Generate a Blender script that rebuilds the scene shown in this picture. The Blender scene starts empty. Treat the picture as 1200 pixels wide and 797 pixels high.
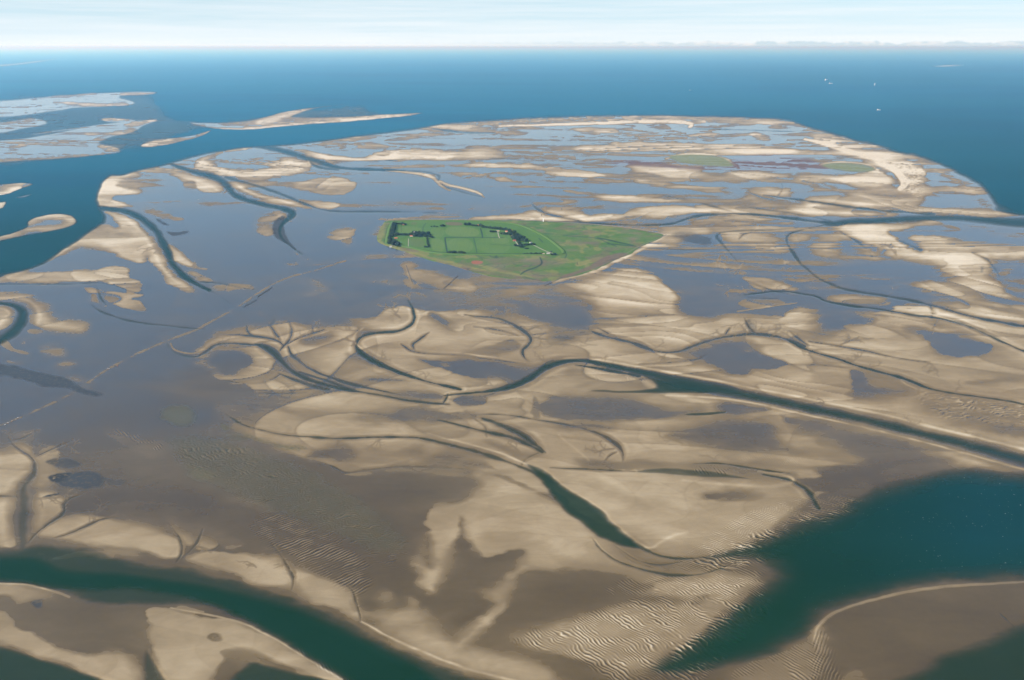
import bpy, math, random
import numpy as np
from mathutils import Vector, Matrix

# ------------------------------------------------------------------ camera, sky, sun, exposure
SC = bpy.context.scene
COL = SC.collection
R = math.radians
CAM_H, FPX, PITCH = 1450.0, 1039.0, 18.30          # metres, focal length in 1200-px units, degrees
cam = bpy.data.cameras.new('camera'); cam.sensor_width = 36; cam.lens = 36*FPX/1200
cam.clip_start = 5; cam.clip_end = 1600000
camo = bpy.data.objects.new('camera', cam); COL.objects.link(camo)
camo.location = (0, 0, CAM_H); camo.rotation_euler = (R(90-PITCH), 0, 0)
SC.camera = camo
SUN_EL, SUN_AZ = 33.0, -112.0                        # azimuth clockwise from +Y (view direction)
EXPOSURE = 1.08
SKY_STRENGTH, SUN_STRENGTH = 0.056, 4.4
HAZE_DENSITY = 1.6e-5

W = bpy.data.worlds.new('World'); SC.world = W; W.use_nodes = True
nt = W.node_tree; nt.nodes.clear()
def wn(t, **k):
    n = nt.nodes.new(t)
    for a, b in k.items(): setattr(n, a, b)
    return n
sky = wn('ShaderNodeTexSky', sky_type='NISHITA', sun_disc=False, sun_elevation=R(SUN_EL), sun_rotation=R(SUN_AZ),
         altitude=1400, air_density=1.0, dust_density=.25, ozone_density=2.5)
bg = wn('ShaderNodeBackground'); bg.inputs['Strength'].default_value = SKY_STRENGTH
out = wn('ShaderNodeOutputWorld')
tc = wn('ShaderNodeTexCoord')
sep = wn('ShaderNodeSeparateXYZ'); nt.links.new(tc.outputs['Generated'], sep.inputs[0])
def wmath(op, a, b=None, c=None, clamp=False):
    n = wn('ShaderNodeMath', operation=op); n.use_clamp = clamp
    for i, x in enumerate((a, b, c)):
        if x is None: continue
        if isinstance(x, (int, float)): n.inputs[i].default_value = x
        else: nt.links.new(x, n.inputs[i])
    return n.outputs[0]
def wmix(fac, a, b):
    n = wn('ShaderNodeMix', data_type='RGBA')
    for s, x in ((n.inputs[0], fac), (n.inputs[6], a), (n.inputs[7], b)):
        if isinstance(x, (int, float)): s.default_value = x
        elif isinstance(x, tuple): s.default_value = x
        else: nt.links.new(x, s)
    return n.outputs[2]
X, Y, Z = sep.outputs
# thin high cloud veils: long streaks low over the horizon
def wnoise(sx, sy, sz, detail, off=0.0):
    cmb = wn('ShaderNodeCombineXYZ')
    nt.links.new(wmath('MULTIPLY', X, sx), cmb.inputs[0]); nt.links.new(wmath('MULTIPLY', Y, sy), cmb.inputs[1])
    nt.links.new(wmath('MULTIPLY_ADD', Z, sz, off), cmb.inputs[2])
    n = wn('ShaderNodeTexNoise'); n.inputs['Scale'].default_value = 1; n.inputs['Detail'].default_value = detail
    n.inputs['Roughness'].default_value = .6
    nt.links.new(cmb.outputs[0], n.inputs['Vector'])
    return n.outputs['Fac']
veil = wmath('MULTIPLY', wmath('SMOOTH_MIN', wmath('MULTIPLY', wmath('SUBTRACT', wnoise(4, 4, 120, 5), .36), 3.2, None, True), 1, .1),
             wmath('SUBTRACT', 1, wmath('MULTIPLY', Z, 7.5, None, True), None, True))
veil = wmath('MULTIPLY', veil, .80)
base_ = wmath('SUBTRACT', .86, wmath('MULTIPLY', Z, 5.0), None, True)
c1 = wmix(base_, sky.outputs[0], (5.3, 7.2, 8.6, 1))
c1 = wmix(veil, c1, (8.0, 8.4, 8.7, 1))
# white haze glow hugging the horizon
glow = wmath('POWER', wmath('SUBTRACT', 1, wmath('MULTIPLY', wmath('ABSOLUTE', Z), 22, None, True)), 2.0)
c2 = wmix(wmath('MAXIMUM', wmath('MULTIPLY', glow, .85), wmath('LESS_THAN', Z, .0004)), c1, (8.2, 8.6, 8.8, 1))
# far cloud bank with bright cumulus tops, on the right of the horizon
right = wmath('MULTIPLY_ADD', X, 2.6, .35, True)
topn = wmath('MULTIPLY_ADD', wnoise(60, 60, 0, 4, 3.3), .010, -.0050)
edge = wmath('SUBTRACT', wmath('ADD', topn, .0052), Z)                      # >0 below the bank's top
bank = wmath('MULTIPLY', wmath('MULTIPLY', edge, 700, None, True), right)
c3 = wmix(wmath('MULTIPLY', bank, .62), c2, (4.2, 5.6, 6.5, 1))
puff = wmath('MULTIPLY', wmath('MULTIPLY', wmath('SUBTRACT', wnoise(42, 42, 90, 3, 9.1), .52), 14, None, True),
             wmath('MULTIPLY', wmath('MULTIPLY', edge, 900, None, True), wmath('SUBTRACT', 1, wmath('MULTIPLY', edge, 190, None, True), None, True)))
c4 = wmix(wmath('MULTIPLY', wmath('MULTIPLY', puff, right), 1.0, None, True), c3, (8.2, 8.2, 8.2, 1))
nt.links.new(c4, bg.inputs['Color']); nt.links.new(bg.outputs[0], out.inputs['Surface'])

sd = bpy.data.lights.new('sun', 'SUN'); sd.energy = SUN_STRENGTH; sd.angle = R(.53); sd.color = (1, .945, .86)
so = bpy.data.objects.new('sun', sd); COL.objects.link(so)
az, el = R(SUN_AZ), R(SUN_EL)
tosun = Vector((math.sin(az)*math.cos(el), math.cos(az)*math.cos(el), math.sin(el)))
so.rotation_euler = tosun.to_track_quat('Z', 'Y').to_euler(); so.location = (0, 0, 3000)
SC.view_settings.view_transform = 'Standard'; SC.view_settings.look = 'None'
SC.view_settings.exposure = EXPOSURE; SC.view_settings.gamma = 1; SC.view_settings.use_curve_mapping = False
SC.cycles.use_denoising = True; SC.cycles.denoising_input_passes = 'RGB_ALBEDO_NORMAL'; SC.cycles.denoising_prefilter = 'ACCURATE'
SC.cycles.max_bounces = 6; SC.cycles.diffuse_bounces = 2; SC.cycles.glossy_bounces = 2
SC.cycles.transparent_max_bounces = 16; SC.cycles.volume_bounces = 2

# ------------------------------------------------------------------ helpers
def ground(u, v, z=0.0):
    """point of the plane at height z seen at (u, v) of the 1200 x 797 frame -> metres"""
    u = np.asarray(u, float); v = np.asarray(v, float)
    p = R(PITCH)
    cx, cy = (u-600)/FPX, -(v-398.5)/FPX
    dy = math.cos(p) + cy*math.sin(p); dz = -math.sin(p) + cy*math.cos(p)
    t = (z-CAM_H)/dz
    return cx*t, dy*t
def G(u, v, z=0.0):
    x, y = ground(u, v, z); return Vector((float(x), float(y), z))

def link(o): COL.objects.link(o); return o
def tag(o, label=None, cat=None, group=None, kind=None):
    if label: o['label'] = label
    if cat: o['category'] = cat
    if group: o['group'] = group
    if kind: o['kind'] = kind
    return o
def empty(name, loc, rz=0.0, label=None, cat=None, group=None):
    o = bpy.data.objects.new(name, None); link(o); o.location = loc; o.rotation_euler = (0, 0, rz); o.empty_display_size = 2
    return tag(o, label, cat, group)
class MB:
    """collects boxes, bars, rings ... that become ONE mesh object"""
    def __init__(s): s.v = []; s.f = []
    def add(s, vs, fs):
        n = len(s.v); s.v += [tuple(p) for p in vs]; s.f += [tuple(i+n for i in f) for f in fs]
    def box(s, c, d, rz=0.0, taper=1.0):
        x, y, z = d[0]/2, d[1]/2, d[2]/2; ca, sa = math.cos(rz), math.sin(rz); vs = []
        for k, t in ((-1, 1), (1, taper)):
            for sx, sy in ((-1, -1), (1, -1), (1, 1), (-1, 1)):
                px, py = sx*x*t, sy*y*t
                vs.append((c[0]+px*ca-py*sa, c[1]+px*sa+py*ca, c[2]+k*z))
        s.add(vs, [(3, 2, 1, 0), (4, 5, 6, 7), (0, 1, 5, 4), (1, 2, 6, 5), (2, 3, 7, 6), (3, 0, 4, 7)])
    def bar(s, a, b, r0, r1=None, n=6):
        r1 = r0 if r1 is None else r1
        a, b = Vector(a), Vector(b); q = (b-a).to_track_quat('Z', 'Y'); vs = []
        for p, r in ((a, r0), (b, r1)):
            for i in range(n):
                t = 2*math.pi*i/n; vs.append(p + q @ Vector((math.cos(t)*r, math.sin(t)*r, 0)))
        s.add(vs, [(i, (i+1) % n, n+(i+1) % n, n+i) for i in range(n)] + [tuple(range(n-1, -1, -1)), tuple(range(n, 2*n))])
    def build(s, name, mat, parent=None, smooth=False, me=None):
        me = bpy.data.meshes.new(name); me.from_pydata(s.v, [], s.f); me.materials.append(mat); me.update()
        if smooth: me.shade_smooth()
        o = bpy.data.objects.new(name, me); link(o)
        if parent: o.parent = parent
        return o
def copy_tree(o, parent=None):
    c = o.copy(); link(c); c.parent = parent
    for ch in list(o.children): copy_tree(ch, c)
    return c

# ------------------------------------------------------------------ materials
class MN:
    def __init__(s, name):
        s.m = bpy.data.materials.new(name); s.m.use_nodes = True; s.t = s.m.node_tree; s.t.nodes.clear()
        s.o = s.n('ShaderNodeOutputMaterial')
    def n(s, t, **k):
        x = s.t.nodes.new(t)
        for a, b in k.items(): setattr(x, a, b)
        return x
    def set(s, sock, x):
        if hasattr(x, 'is_linked'): s.t.links.new(x, sock)
        elif isinstance(x, (tuple, list)): sock.default_value = (tuple(x)+(1,))[:4] if sock.type == 'RGBA' else tuple(x)
        else: sock.default_value = x
    def math(s, op, a, b=None, c=None, clamp=False):
        x = s.n('ShaderNodeMath', operation=op); x.use_clamp = clamp
        for i, y in enumerate((a, b, c)):
            if y is not None: s.set(x.inputs[i], y)
        return x.outputs[0]
    def mix(s, fac, a, b, mode='MIX'):
        x = s.n('ShaderNodeMix', data_type='RGBA', blend_type=mode)
        s.set(x.inputs[0], fac); s.set(x.inputs[6], a); s.set(x.inputs[7], b); return x.outputs[2]
    def attr(s, name): return s.n('ShaderNodeAttribute', attribute_name=name).outputs['Fac']
    def pos(s): return s.n('ShaderNodeNewGeometry').outputs['Position']
    def noise(s, scale, detail=4, rough=.55, vec=None, stretch=None, dist=0):
        v = vec or s.pos()
        if stretch:
            mp = s.n('ShaderNodeVectorMath', operation='MULTIPLY'); s.set(mp.inputs[0], v); mp.inputs[1].default_value = stretch; v = mp.outputs[0]
        x = s.n('ShaderNodeTexNoise'); s.set(x.inputs['Vector'], v)
        x.inputs['Scale'].default_value = scale; x.inputs['Detail'].default_value = detail; x.inputs['Roughness'].default_value = rough
        x.inputs['Distortion'].default_value = dist
        return x.outputs['Fac']
    def ramp(s, fac, stops):
        x = s.n('ShaderNodeValToRGB'); r = x.color_ramp
        while len(r.elements) < len(stops): r.elements.new(.5)
        for e, (p, c) in zip(r.elements, stops): e.position = p; e.color = (tuple(c)+(1,))[:4] if isinstance(c, tuple) else (c, c, c, 1)
        s.set(x.inputs[0], fac); return x.outputs[0]
    def bump(s, h, strength, dist):
        b = s.n('ShaderNodeBump'); b.inputs['Strength'].default_value = strength; b.inputs['Distance'].default_value = dist
        s.set(b.inputs['Height'], h); return b.outputs[0]
    def principled(s, color, rough, normal=None, ior=1.45, spec=.5, metal=0):
        p = s.n('ShaderNodeBsdfPrincipled'); s.set(p.inputs['Base Color'], color); s.set(p.inputs['Roughness'], rough)
        p.inputs['IOR'].default_value = ior; s.set(p.inputs['Specular IOR Level'], spec); p.inputs['Metallic'].default_value = metal
        if normal is not None: s.set(p.inputs['Normal'], normal)
        return p.outputs[0]
    def done(s, surf): s.t.links.new(surf, s.o.inputs['Surface']); return s.m

def flat_mat(name, col, rough=.8, var=.25, scale=.4):
    m = MN(name); n = m.noise(scale, 4)
    c = m.mix(n, tuple(x*(1-var) for x in col), tuple(x*(1+var) for x in col))
    return m.done(m.principled(c, rough))

def ground_material():
    m = MN('tidal_flat_mud_and_sand')
    S, Gf, K, B, V = (m.attr(a) for a in ('sand', 'weed', 'mussel', 'heath', 'grass'))
    n1 = m.noise(.004, 6, .6); n2 = m.noise(.045, 5, .65); n3 = m.noise(.0011, 4, .5, stretch=(.5, 1.4, 1))
    s = m.math('ADD', S, m.math('MULTIPLY', m.math('SUBTRACT', n1, .5), .11))
    s = m.math('ADD', s, m.math('MULTIPLY', m.math('SUBTRACT', n2, .5), .09))
    n4 = m.noise(.0075, 5, .62, dist=2.2, stretch=(.55, 1.25, 1))
    s = m.math('ADD', s, m.math('MULTIPLY', m.math('MULTIPLY', m.math('SUBTRACT', n4, .5), m.math('MULTIPLY_ADD', S, 2.2, .12, True)), .30))
    s = m.math('MULTIPLY', s, .72, None, True)
    c = m.ramp(s, [(0, (.050, .032, .010)), (.12, (.084, .056, .018)), (.28, (.124, .087, .038)), (.43, (.168, .125, .070)),
                   (.58, (.242, .187, .112)), (.72, (.335, .273, .180)), (.95, (.52, .46, .36))])
    c = m.mix(m.math('MULTIPLY', m.math('SUBTRACT', n3, .45), 1.1, None, True), c, (.205, .150, .098), 'SOFT_LIGHT')
    silt_sky_tint = m.math('MULTIPLY', m.attr('silt_sky_tint'), m.math('SUBTRACT', 1, m.math('MULTIPLY', s, 3.2, None, True), None, True))  # grey silt tone that also paints reflected sky and haze into the mud colour
    c = m.mix(m.math('MULTIPLY', silt_sky_tint, .9), c, m.mix(n1, (.043, .045, .046), (.066, .066, .064)))
    speck = m.math('MULTIPLY', m.math('SUBTRACT', m.noise(.09, 3, .7), .42), 4, None, True)
    c = m.mix(m.math('MULTIPLY', Gf, m.math('MULTIPLY_ADD', speck, .80, .12)), c, (.030, .042, .014))
    c = m.mix(m.math('MULTIPLY', K, m.math('MULTIPLY', m.math('SUBTRACT', m.noise(.06, 4, .7), .30), 5, None, True)), c, (.008, .013, .019))
    c = m.mix(m.math('MULTIPLY', B, m.math('MULTIPLY_ADD', n1, .5, .6, True)), c, (.098, .052, .046))
    gc = m.mix(m.noise(.02, 4, .6), (.085, .120, .040), (.20, .195, .095))
    c = m.mix(V, c, gc)
    r = m.ramp(s, [(0, .12), (.20, .15), (.29, .30), (.38, .6), (.48, .85), (1, .95)])
    r = m.math('MAXIMUM', r, m.math('MULTIPLY', m.math('MAXIMUM', m.math('MAXIMUM', Gf, V), K), .8))
    sp = m.ramp(s, [(0, .90), (.20, .80), (.31, .32), (.45, .12), (1, .08)])
    h = m.math('ADD', m.math('MULTIPLY', m.noise(.07, 5, .6), .8), m.math('MULTIPLY', m.noise(.35, 3, .6), .25))
    nrm = m.bump(m.math('MULTIPLY', h, m.math('MULTIPLY_ADD', s, 1.3, .05, True)), .24, 1.0)
    return m.done(m.principled(c, r, nrm, ior=1.40, spec=sp))

def water_material():
    m = MN('sea_water')
    D, T = m.attr('depth'), m.attr('teal')
    n = m.noise(.0011, 4, .55, stretch=(.6, 1.3, 1))
    n2 = m.noise(.012, 4, .6)
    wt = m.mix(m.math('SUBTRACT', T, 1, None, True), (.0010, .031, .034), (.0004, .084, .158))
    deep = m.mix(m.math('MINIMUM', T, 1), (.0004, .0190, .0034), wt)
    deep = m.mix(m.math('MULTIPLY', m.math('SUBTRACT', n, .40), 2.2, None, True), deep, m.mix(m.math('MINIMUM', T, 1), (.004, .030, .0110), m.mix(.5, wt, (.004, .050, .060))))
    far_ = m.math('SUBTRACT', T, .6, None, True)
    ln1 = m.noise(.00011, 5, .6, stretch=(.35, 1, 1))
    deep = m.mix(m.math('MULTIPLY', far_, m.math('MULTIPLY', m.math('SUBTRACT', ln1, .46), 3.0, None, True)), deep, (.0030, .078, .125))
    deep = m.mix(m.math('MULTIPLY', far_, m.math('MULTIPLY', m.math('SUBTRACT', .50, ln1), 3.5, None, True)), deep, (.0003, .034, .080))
    deep = m.mix(m.math('MULTIPLY', m.math('SUBTRACT', n2, .5), .8, None, True), deep, (.004, .030, .018))
    shal = (.058, .060, .034)
    f = m.math('SUBTRACT', 1, m.math('POWER', 2.718, m.math('MULTIPLY', D, -.58)), None, True)
    f2 = m.math('SUBTRACT', 1, m.math('POWER', 2.718, m.math('MULTIPLY', D, -.60)), None, True)
    c = m.mix(f, shal, deep)
    # scattered whitecaps and foam flecks
    fl = m.math('MULTIPLY', m.math('GREATER_THAN', m.noise(.11, 2, .6), .715), m.math('GREATER_THAN', m.noise(.006, 3, .6), .46))
    c = m.mix(m.math('MULTIPLY', fl, m.math('MULTIPLY', m.math('MINIMUM', T, 1), .45)), c, (.55, .6, .6))
    wv = m.math('ADD', m.noise(.05, 4, .65, stretch=(1.2, .8, 1)), m.math('MULTIPLY', m.noise(.22, 3, .6), .5))
    nrm = m.bump(wv, .28, 1.6)
    dif = m.n('ShaderNodeBsdfDiffuse'); m.set(dif.inputs[0], c)
    tr = m.n('ShaderNodeBsdfTransparent')
    mx = m.n('ShaderNodeMixShader'); m.set(mx.inputs[0], f2); m.t.links.new(tr.outputs[0], mx.inputs[1]); m.t.links.new(dif.outputs[0], mx.inputs[2])
    gl = m.n('ShaderNodeBsdfGlossy'); gl.inputs['Roughness'].default_value = .16; m.set(gl.inputs['Normal'], nrm)
    fr = m.n('ShaderNodeFresnel'); fr.inputs['IOR'].default_value = 1.33; m.set(fr.inputs['Normal'], nrm)
    mz = m.n('ShaderNodeMixShader'); m.set(mz.inputs[0], m.math('MULTIPLY', fr.outputs[0], .08))
    m.t.links.new(mx.outputs[0], mz.inputs[1]); m.t.links.new(gl.outputs[0], mz.inputs[2])
    return m.done(mz.outputs[0])

def island_material():
    m = MN('island_grass_and_marsh')
    P, B, Dk, H, Rd = (m.attr(a) for a in ('polder', 'brown', 'ditch', 'straw', 'heath'))
    n1 = m.noise(.006, 5, .65); n2 = m.noise(.03, 4, .65); n3 = m.noise(.0035, 3, .5)
    marsh = m.mix(m.math('MULTIPLY_ADD', m.math('SUBTRACT', n1, .5), 2.6, .5, True), (.044, .114, .017), (.096, .132, .034))
    marsh = m.mix(m.math('MULTIPLY', m.math('SUBTRACT', n2, .5), 2.2, None, True), marsh, (.036, .074, .022))
    marsh = m.mix(m.math('MULTIPLY', m.math('SUBTRACT', n3, .54), 5, None, True), marsh, (.150, .120, .085))
    field = m.mix(m.noise(.0045, 2, .4), (.042, .112, .016), (.078, .142, .028))
    field = m.mix(m.math('MULTIPLY', m.attr('parcel'), .65), field, (.110, .160, .045))
    stripe = m.noise(.05, 2, .5, stretch=(1, .05, 1))
    field = m.mix(m.math('MULTIPLY', m.math('SUBTRACT', stripe, .45), .8, None, True), field, (.040, .098, .022))
    c = m.mix(P, marsh, field)
    c = m.mix(H, c, m.mix(n2, (.19, .165, .055), (.15, .155, .05)))
    c = m.mix(B, c, m.mix(n2, (.16, .115, .075), (.075, .055, .040)))
    c = m.mix(Rd, c, (.24, .085, .052))
    c = m.mix(Dk, c, (.016, .034, .030))
    h = m.noise(.1, 4, .6)
    return m.done(m.principled(c, .9, m.bump(h, .3, 1.0), spec=.15))

# ------------------------------------------------------------------ painting fields over the ground
class Fields:
    """surface kinds and heights sampled on a grid of ground points"""
    def __init__(s, us, vs, warp=1.0):
        s.us, s.vs = us, vs
        s.U, s.V = np.meshgrid(us.astype(np.float32), vs.astype(np.float32))
        s.gx, s.gy = ground(s.U, s.V)
        s.f = {}
        k = np.clip((s.V-60)/700, 0, 1)**.5
        a = warp*(.6+2.6*k); b = warp*(.15+1.25*k)
        s.WU = s.U + a*(2*vnoise(s.U/31, s.V/13, 11, 4)-1)*1.7
        s.WV = s.V + b*(2*vnoise(s.U/37, s.V/12, 12, 4)-1)*1.5
        s.sof = np.clip(.35+9.5*np.clip(vnoise(s.U/75, s.V/40, 13, 3)-.30, 0, 1)**1.15, .4, 4.0)
        s.rag = (5*(vnoise(s.U/9, s.V/4.5, 14, 4)-.5)+11*(vnoise(s.U/34+.02*s.V, s.V/9, 15, 4)-.5)).astype(np.float32)
    def new(s, name, val=0.0): s.f[name] = np.full(s.U.shape, val, np.float32); return s.f[name]
    def sl(s, x0, x1, y0, y1):
        return slice(np.searchsorted(s.vs, y0), np.searchsorted(s.vs, y1, 'right')), slice(np.searchsorted(s.us, x0), np.searchsorted(s.us, x1, 'right'))
    def sdist(s, pts, reach, ky=1.8):
        """signed distance (>0 inside) of the closed outline, in pixels along u, returned with its window"""
        p = chaikin(np.array(pts, float), True, 2); m = reach+7
        x0, x1, y0, y1 = p[:, 0].min()-m, p[:, 0].max()+m, p[:, 1].min()-m, p[:, 1].max()+m
        ry, rx = s.sl(x0, x1, y0, y1)
        ins = np.zeros(s.U.shape, bool); d = np.full(s.U.shape, 1e9, np.float32)
        for (ax, ay), (bx, by) in zip(p, np.roll(p, -1, 0)):
            if ay != by:
                qy, qx = s.sl(x0, max(ax, bx)+7, min(ay, by)-7, max(ay, by)+7)
                U, V = s.WU[qy, qx], s.WV[qy, qx]
                ins[qy, qx] ^= ((ay > V) != (by > V)) & (U < (bx-ax)*(V-ay)/(by-ay)+ax)
            qy, qx = s.sl(min(ax, bx)-m, max(ax, bx)+m, min(ay, by)-m, max(ay, by)+m)
            U, V = s.WU[qy, qx], s.WV[qy, qx]
            ex, ey = bx-ax, (by-ay)*ky; L = ex*ex+ey*ey+1e-9
            px, py = U-ax, (V-ay)*ky
            t = np.clip((px*ex+py*ey)/L, 0, 1)
            d[qy, qx] = np.minimum(d[qy, qx], (px-t*ex)**2+(py-t*ey)**2)
        d = np.sqrt(d[ry, rx]); d = np.where(ins[ry, rx], d, -d)
        return (ry, rx), d
    def poly(s, name, val, soft, pts, ky=1.8, mode='lerp', bias=.5):
        w, d = s.sdist(pts, soft*5.5, ky)
        if name in 'SGK' or soft > 20: d = d+s.rag[w]*min(soft/5, 1.2)
        t = np.clip(d/(max(soft, .3)*(1.9*s.sof[w] if name == 'S' else 1))+bias, 0, 1); t = t*t*(3-2*t)
        a = s.f[name][w]
        if mode == 'lerp': a += (val-a)*t
        elif mode == 'max': np.maximum(a, val*t, out=a)
        elif mode == 'add': a += val*t
        return w, t
    def stroke_d(s, pts, ky, reach, warp=.5):
        """distance to an open line minus its local half width"""
        raw = [tuple(p) for p in pts]
        ws = np.array([p[2] if len(p) > 2 else np.nan for p in raw], float); i = np.arange(len(ws)); ok = ~np.isnan(ws)
        ws = np.interp(i, i[ok], ws[ok]); ws = np.where(ws < 7, ws*(.72 if np.mean([q[1] for q in raw]) > 330 else 1.0), ws)
        p = chaikin(np.column_stack([np.array([q[:2] for q in raw], float), ws]), False, 3)
        m = reach+ws.max()/2+5
        ry, rx = s.sl(p[:, 0].min()-m, p[:, 0].max()+m, p[:, 1].min()-m, p[:, 1].max()+m)
        d = np.full(s.U.shape, 99.0, np.float32); hw = np.full(s.U.shape, 1.0, np.float32)
        for (ax, ay, aw), (bx, by, bw) in zip(p[:-1], p[1:]):
            qy, qx = s.sl(min(ax, bx)-m, max(ax, bx)+m, min(ay, by)-m, max(ay, by)+m)
            U = s.U[qy, qx]+(s.WU[qy, qx]-s.U[qy, qx])*warp; V = s.V[qy, qx]+(s.WV[qy, qx]-s.V[qy, qx])*warp
            ex, ey = bx-ax, (by-ay)*ky; L = ex*ex+ey*ey+1e-9
            px, py = U-ax, (V-ay)*ky
            t = np.clip((px*ex+py*ey)/L, 0, 1)
            w2 = (aw+(bw-aw)*t)/2
            dd = np.sqrt((px-t*ex)**2+(py-t*ey)**2)-w2
            b = dd < d[qy, qx]
            d[qy, qx] = np.where(b, dd, d[qy, qx]); hw[qy, qx] = np.where(b, w2, hw[qy, qx])
        return (ry, rx), d[ry, rx], hw[ry, rx]
    def stroke(s, name, val, soft, pts, ky=1.25, mode='lerp'):
        w, d, hw = s.stroke_d(pts, ky, soft)
        t = np.clip(.5-d/soft, 0, 1); t = t*t*(3-2*t)
        a = s.f[name][w]
        if mode == 'lerp': a += (val-a)*t
        else: np.maximum(a, val*t, out=a)
    def channel(s, depth, pts, rim=.0, ky=1.25, halo=True):
        pts = [q if len(q) > 2 else (q[0], q[1]) for q in pts]
        for k_ in (0, -1):
            if pts[k_][2] < 4: pts[k_] = (pts[k_][0], pts[k_][1], .35)
        w, d, hw = s.stroke_d(pts, ky, 24)
        S, D = s.f['S'][w], s.f['D'][w]
        d = d+(np.minimum(hw*.55, 1.3)+.45)*(2*vnoise(s.U[w]/17, s.V[w]/9, 51, 3)-1)
        if rim:
            band = np.clip(1-np.abs(d-1.6-hw*1.1)/(2.2+hw*.4), 0, 1); S += rim*band*np.clip((S-.35)*3, 0, 1)
        if halo: t = np.clip(1-d/(hw*1.3+2.5), 0, 1)**1.5*np.clip(s.sof[w]*.9, .15, 1); S += (.30-S)*t*.75*np.clip((S-.3)*4, 0, 1)
        t = np.clip(.5-d/1.6, 0, 1); S += (.17-S)*t*.9
        prof = np.clip(-(d-.7)/(hw*.8+.9), 0, 1)
        np.maximum(D, (depth+.75)*prof, out=D)

def vnoise(x, y, seed, octs=1):
    x = np.asarray(x, np.float32); y = np.asarray(y, np.float32); tot = np.zeros(x.shape, np.float32); amp, norm = 1.0, 0.0
    rs = np.random.RandomState(seed); T = rs.rand(256, 256).astype(np.float32)
    for o in range(octs):
        xi = np.floor(x).astype(np.int32); yi = np.floor(y).astype(np.int32); fx = x-xi; fy = y-yi
        fx = fx*fx*(3-2*fx); fy = fy*fy*(3-2*fy)
        a, b = T[xi & 255, yi & 255], T[(xi+1) & 255, yi & 255]; c, d = T[xi & 255, (yi+1) & 255], T[(xi+1) & 255, (yi+1) & 255]
        tot += amp*((a+(b-a)*fx)*(1-fy)+(c+(d-c)*fx)*fy); norm += amp; amp *= .5
        x = x*2.03+17.3; y = y*2.03+9.7
    return tot/norm
def chaikin(p, closed, n):
    for _ in range(n):
        if closed: q = np.roll(p, -1, 0)
        else: q = p[1:]; 
        a = p if closed else p[:-1]
        r = np.empty((2*len(a), p.shape[1])); r[0::2] = .75*a+.25*q; r[1::2] = .25*a+.75*q
        p = r if closed else np.vstack([p[:1], r, p[-1:]])
    return p
def P(s): return [tuple(float(c) for c in t.split(',')) for t in s.split()]

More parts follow.
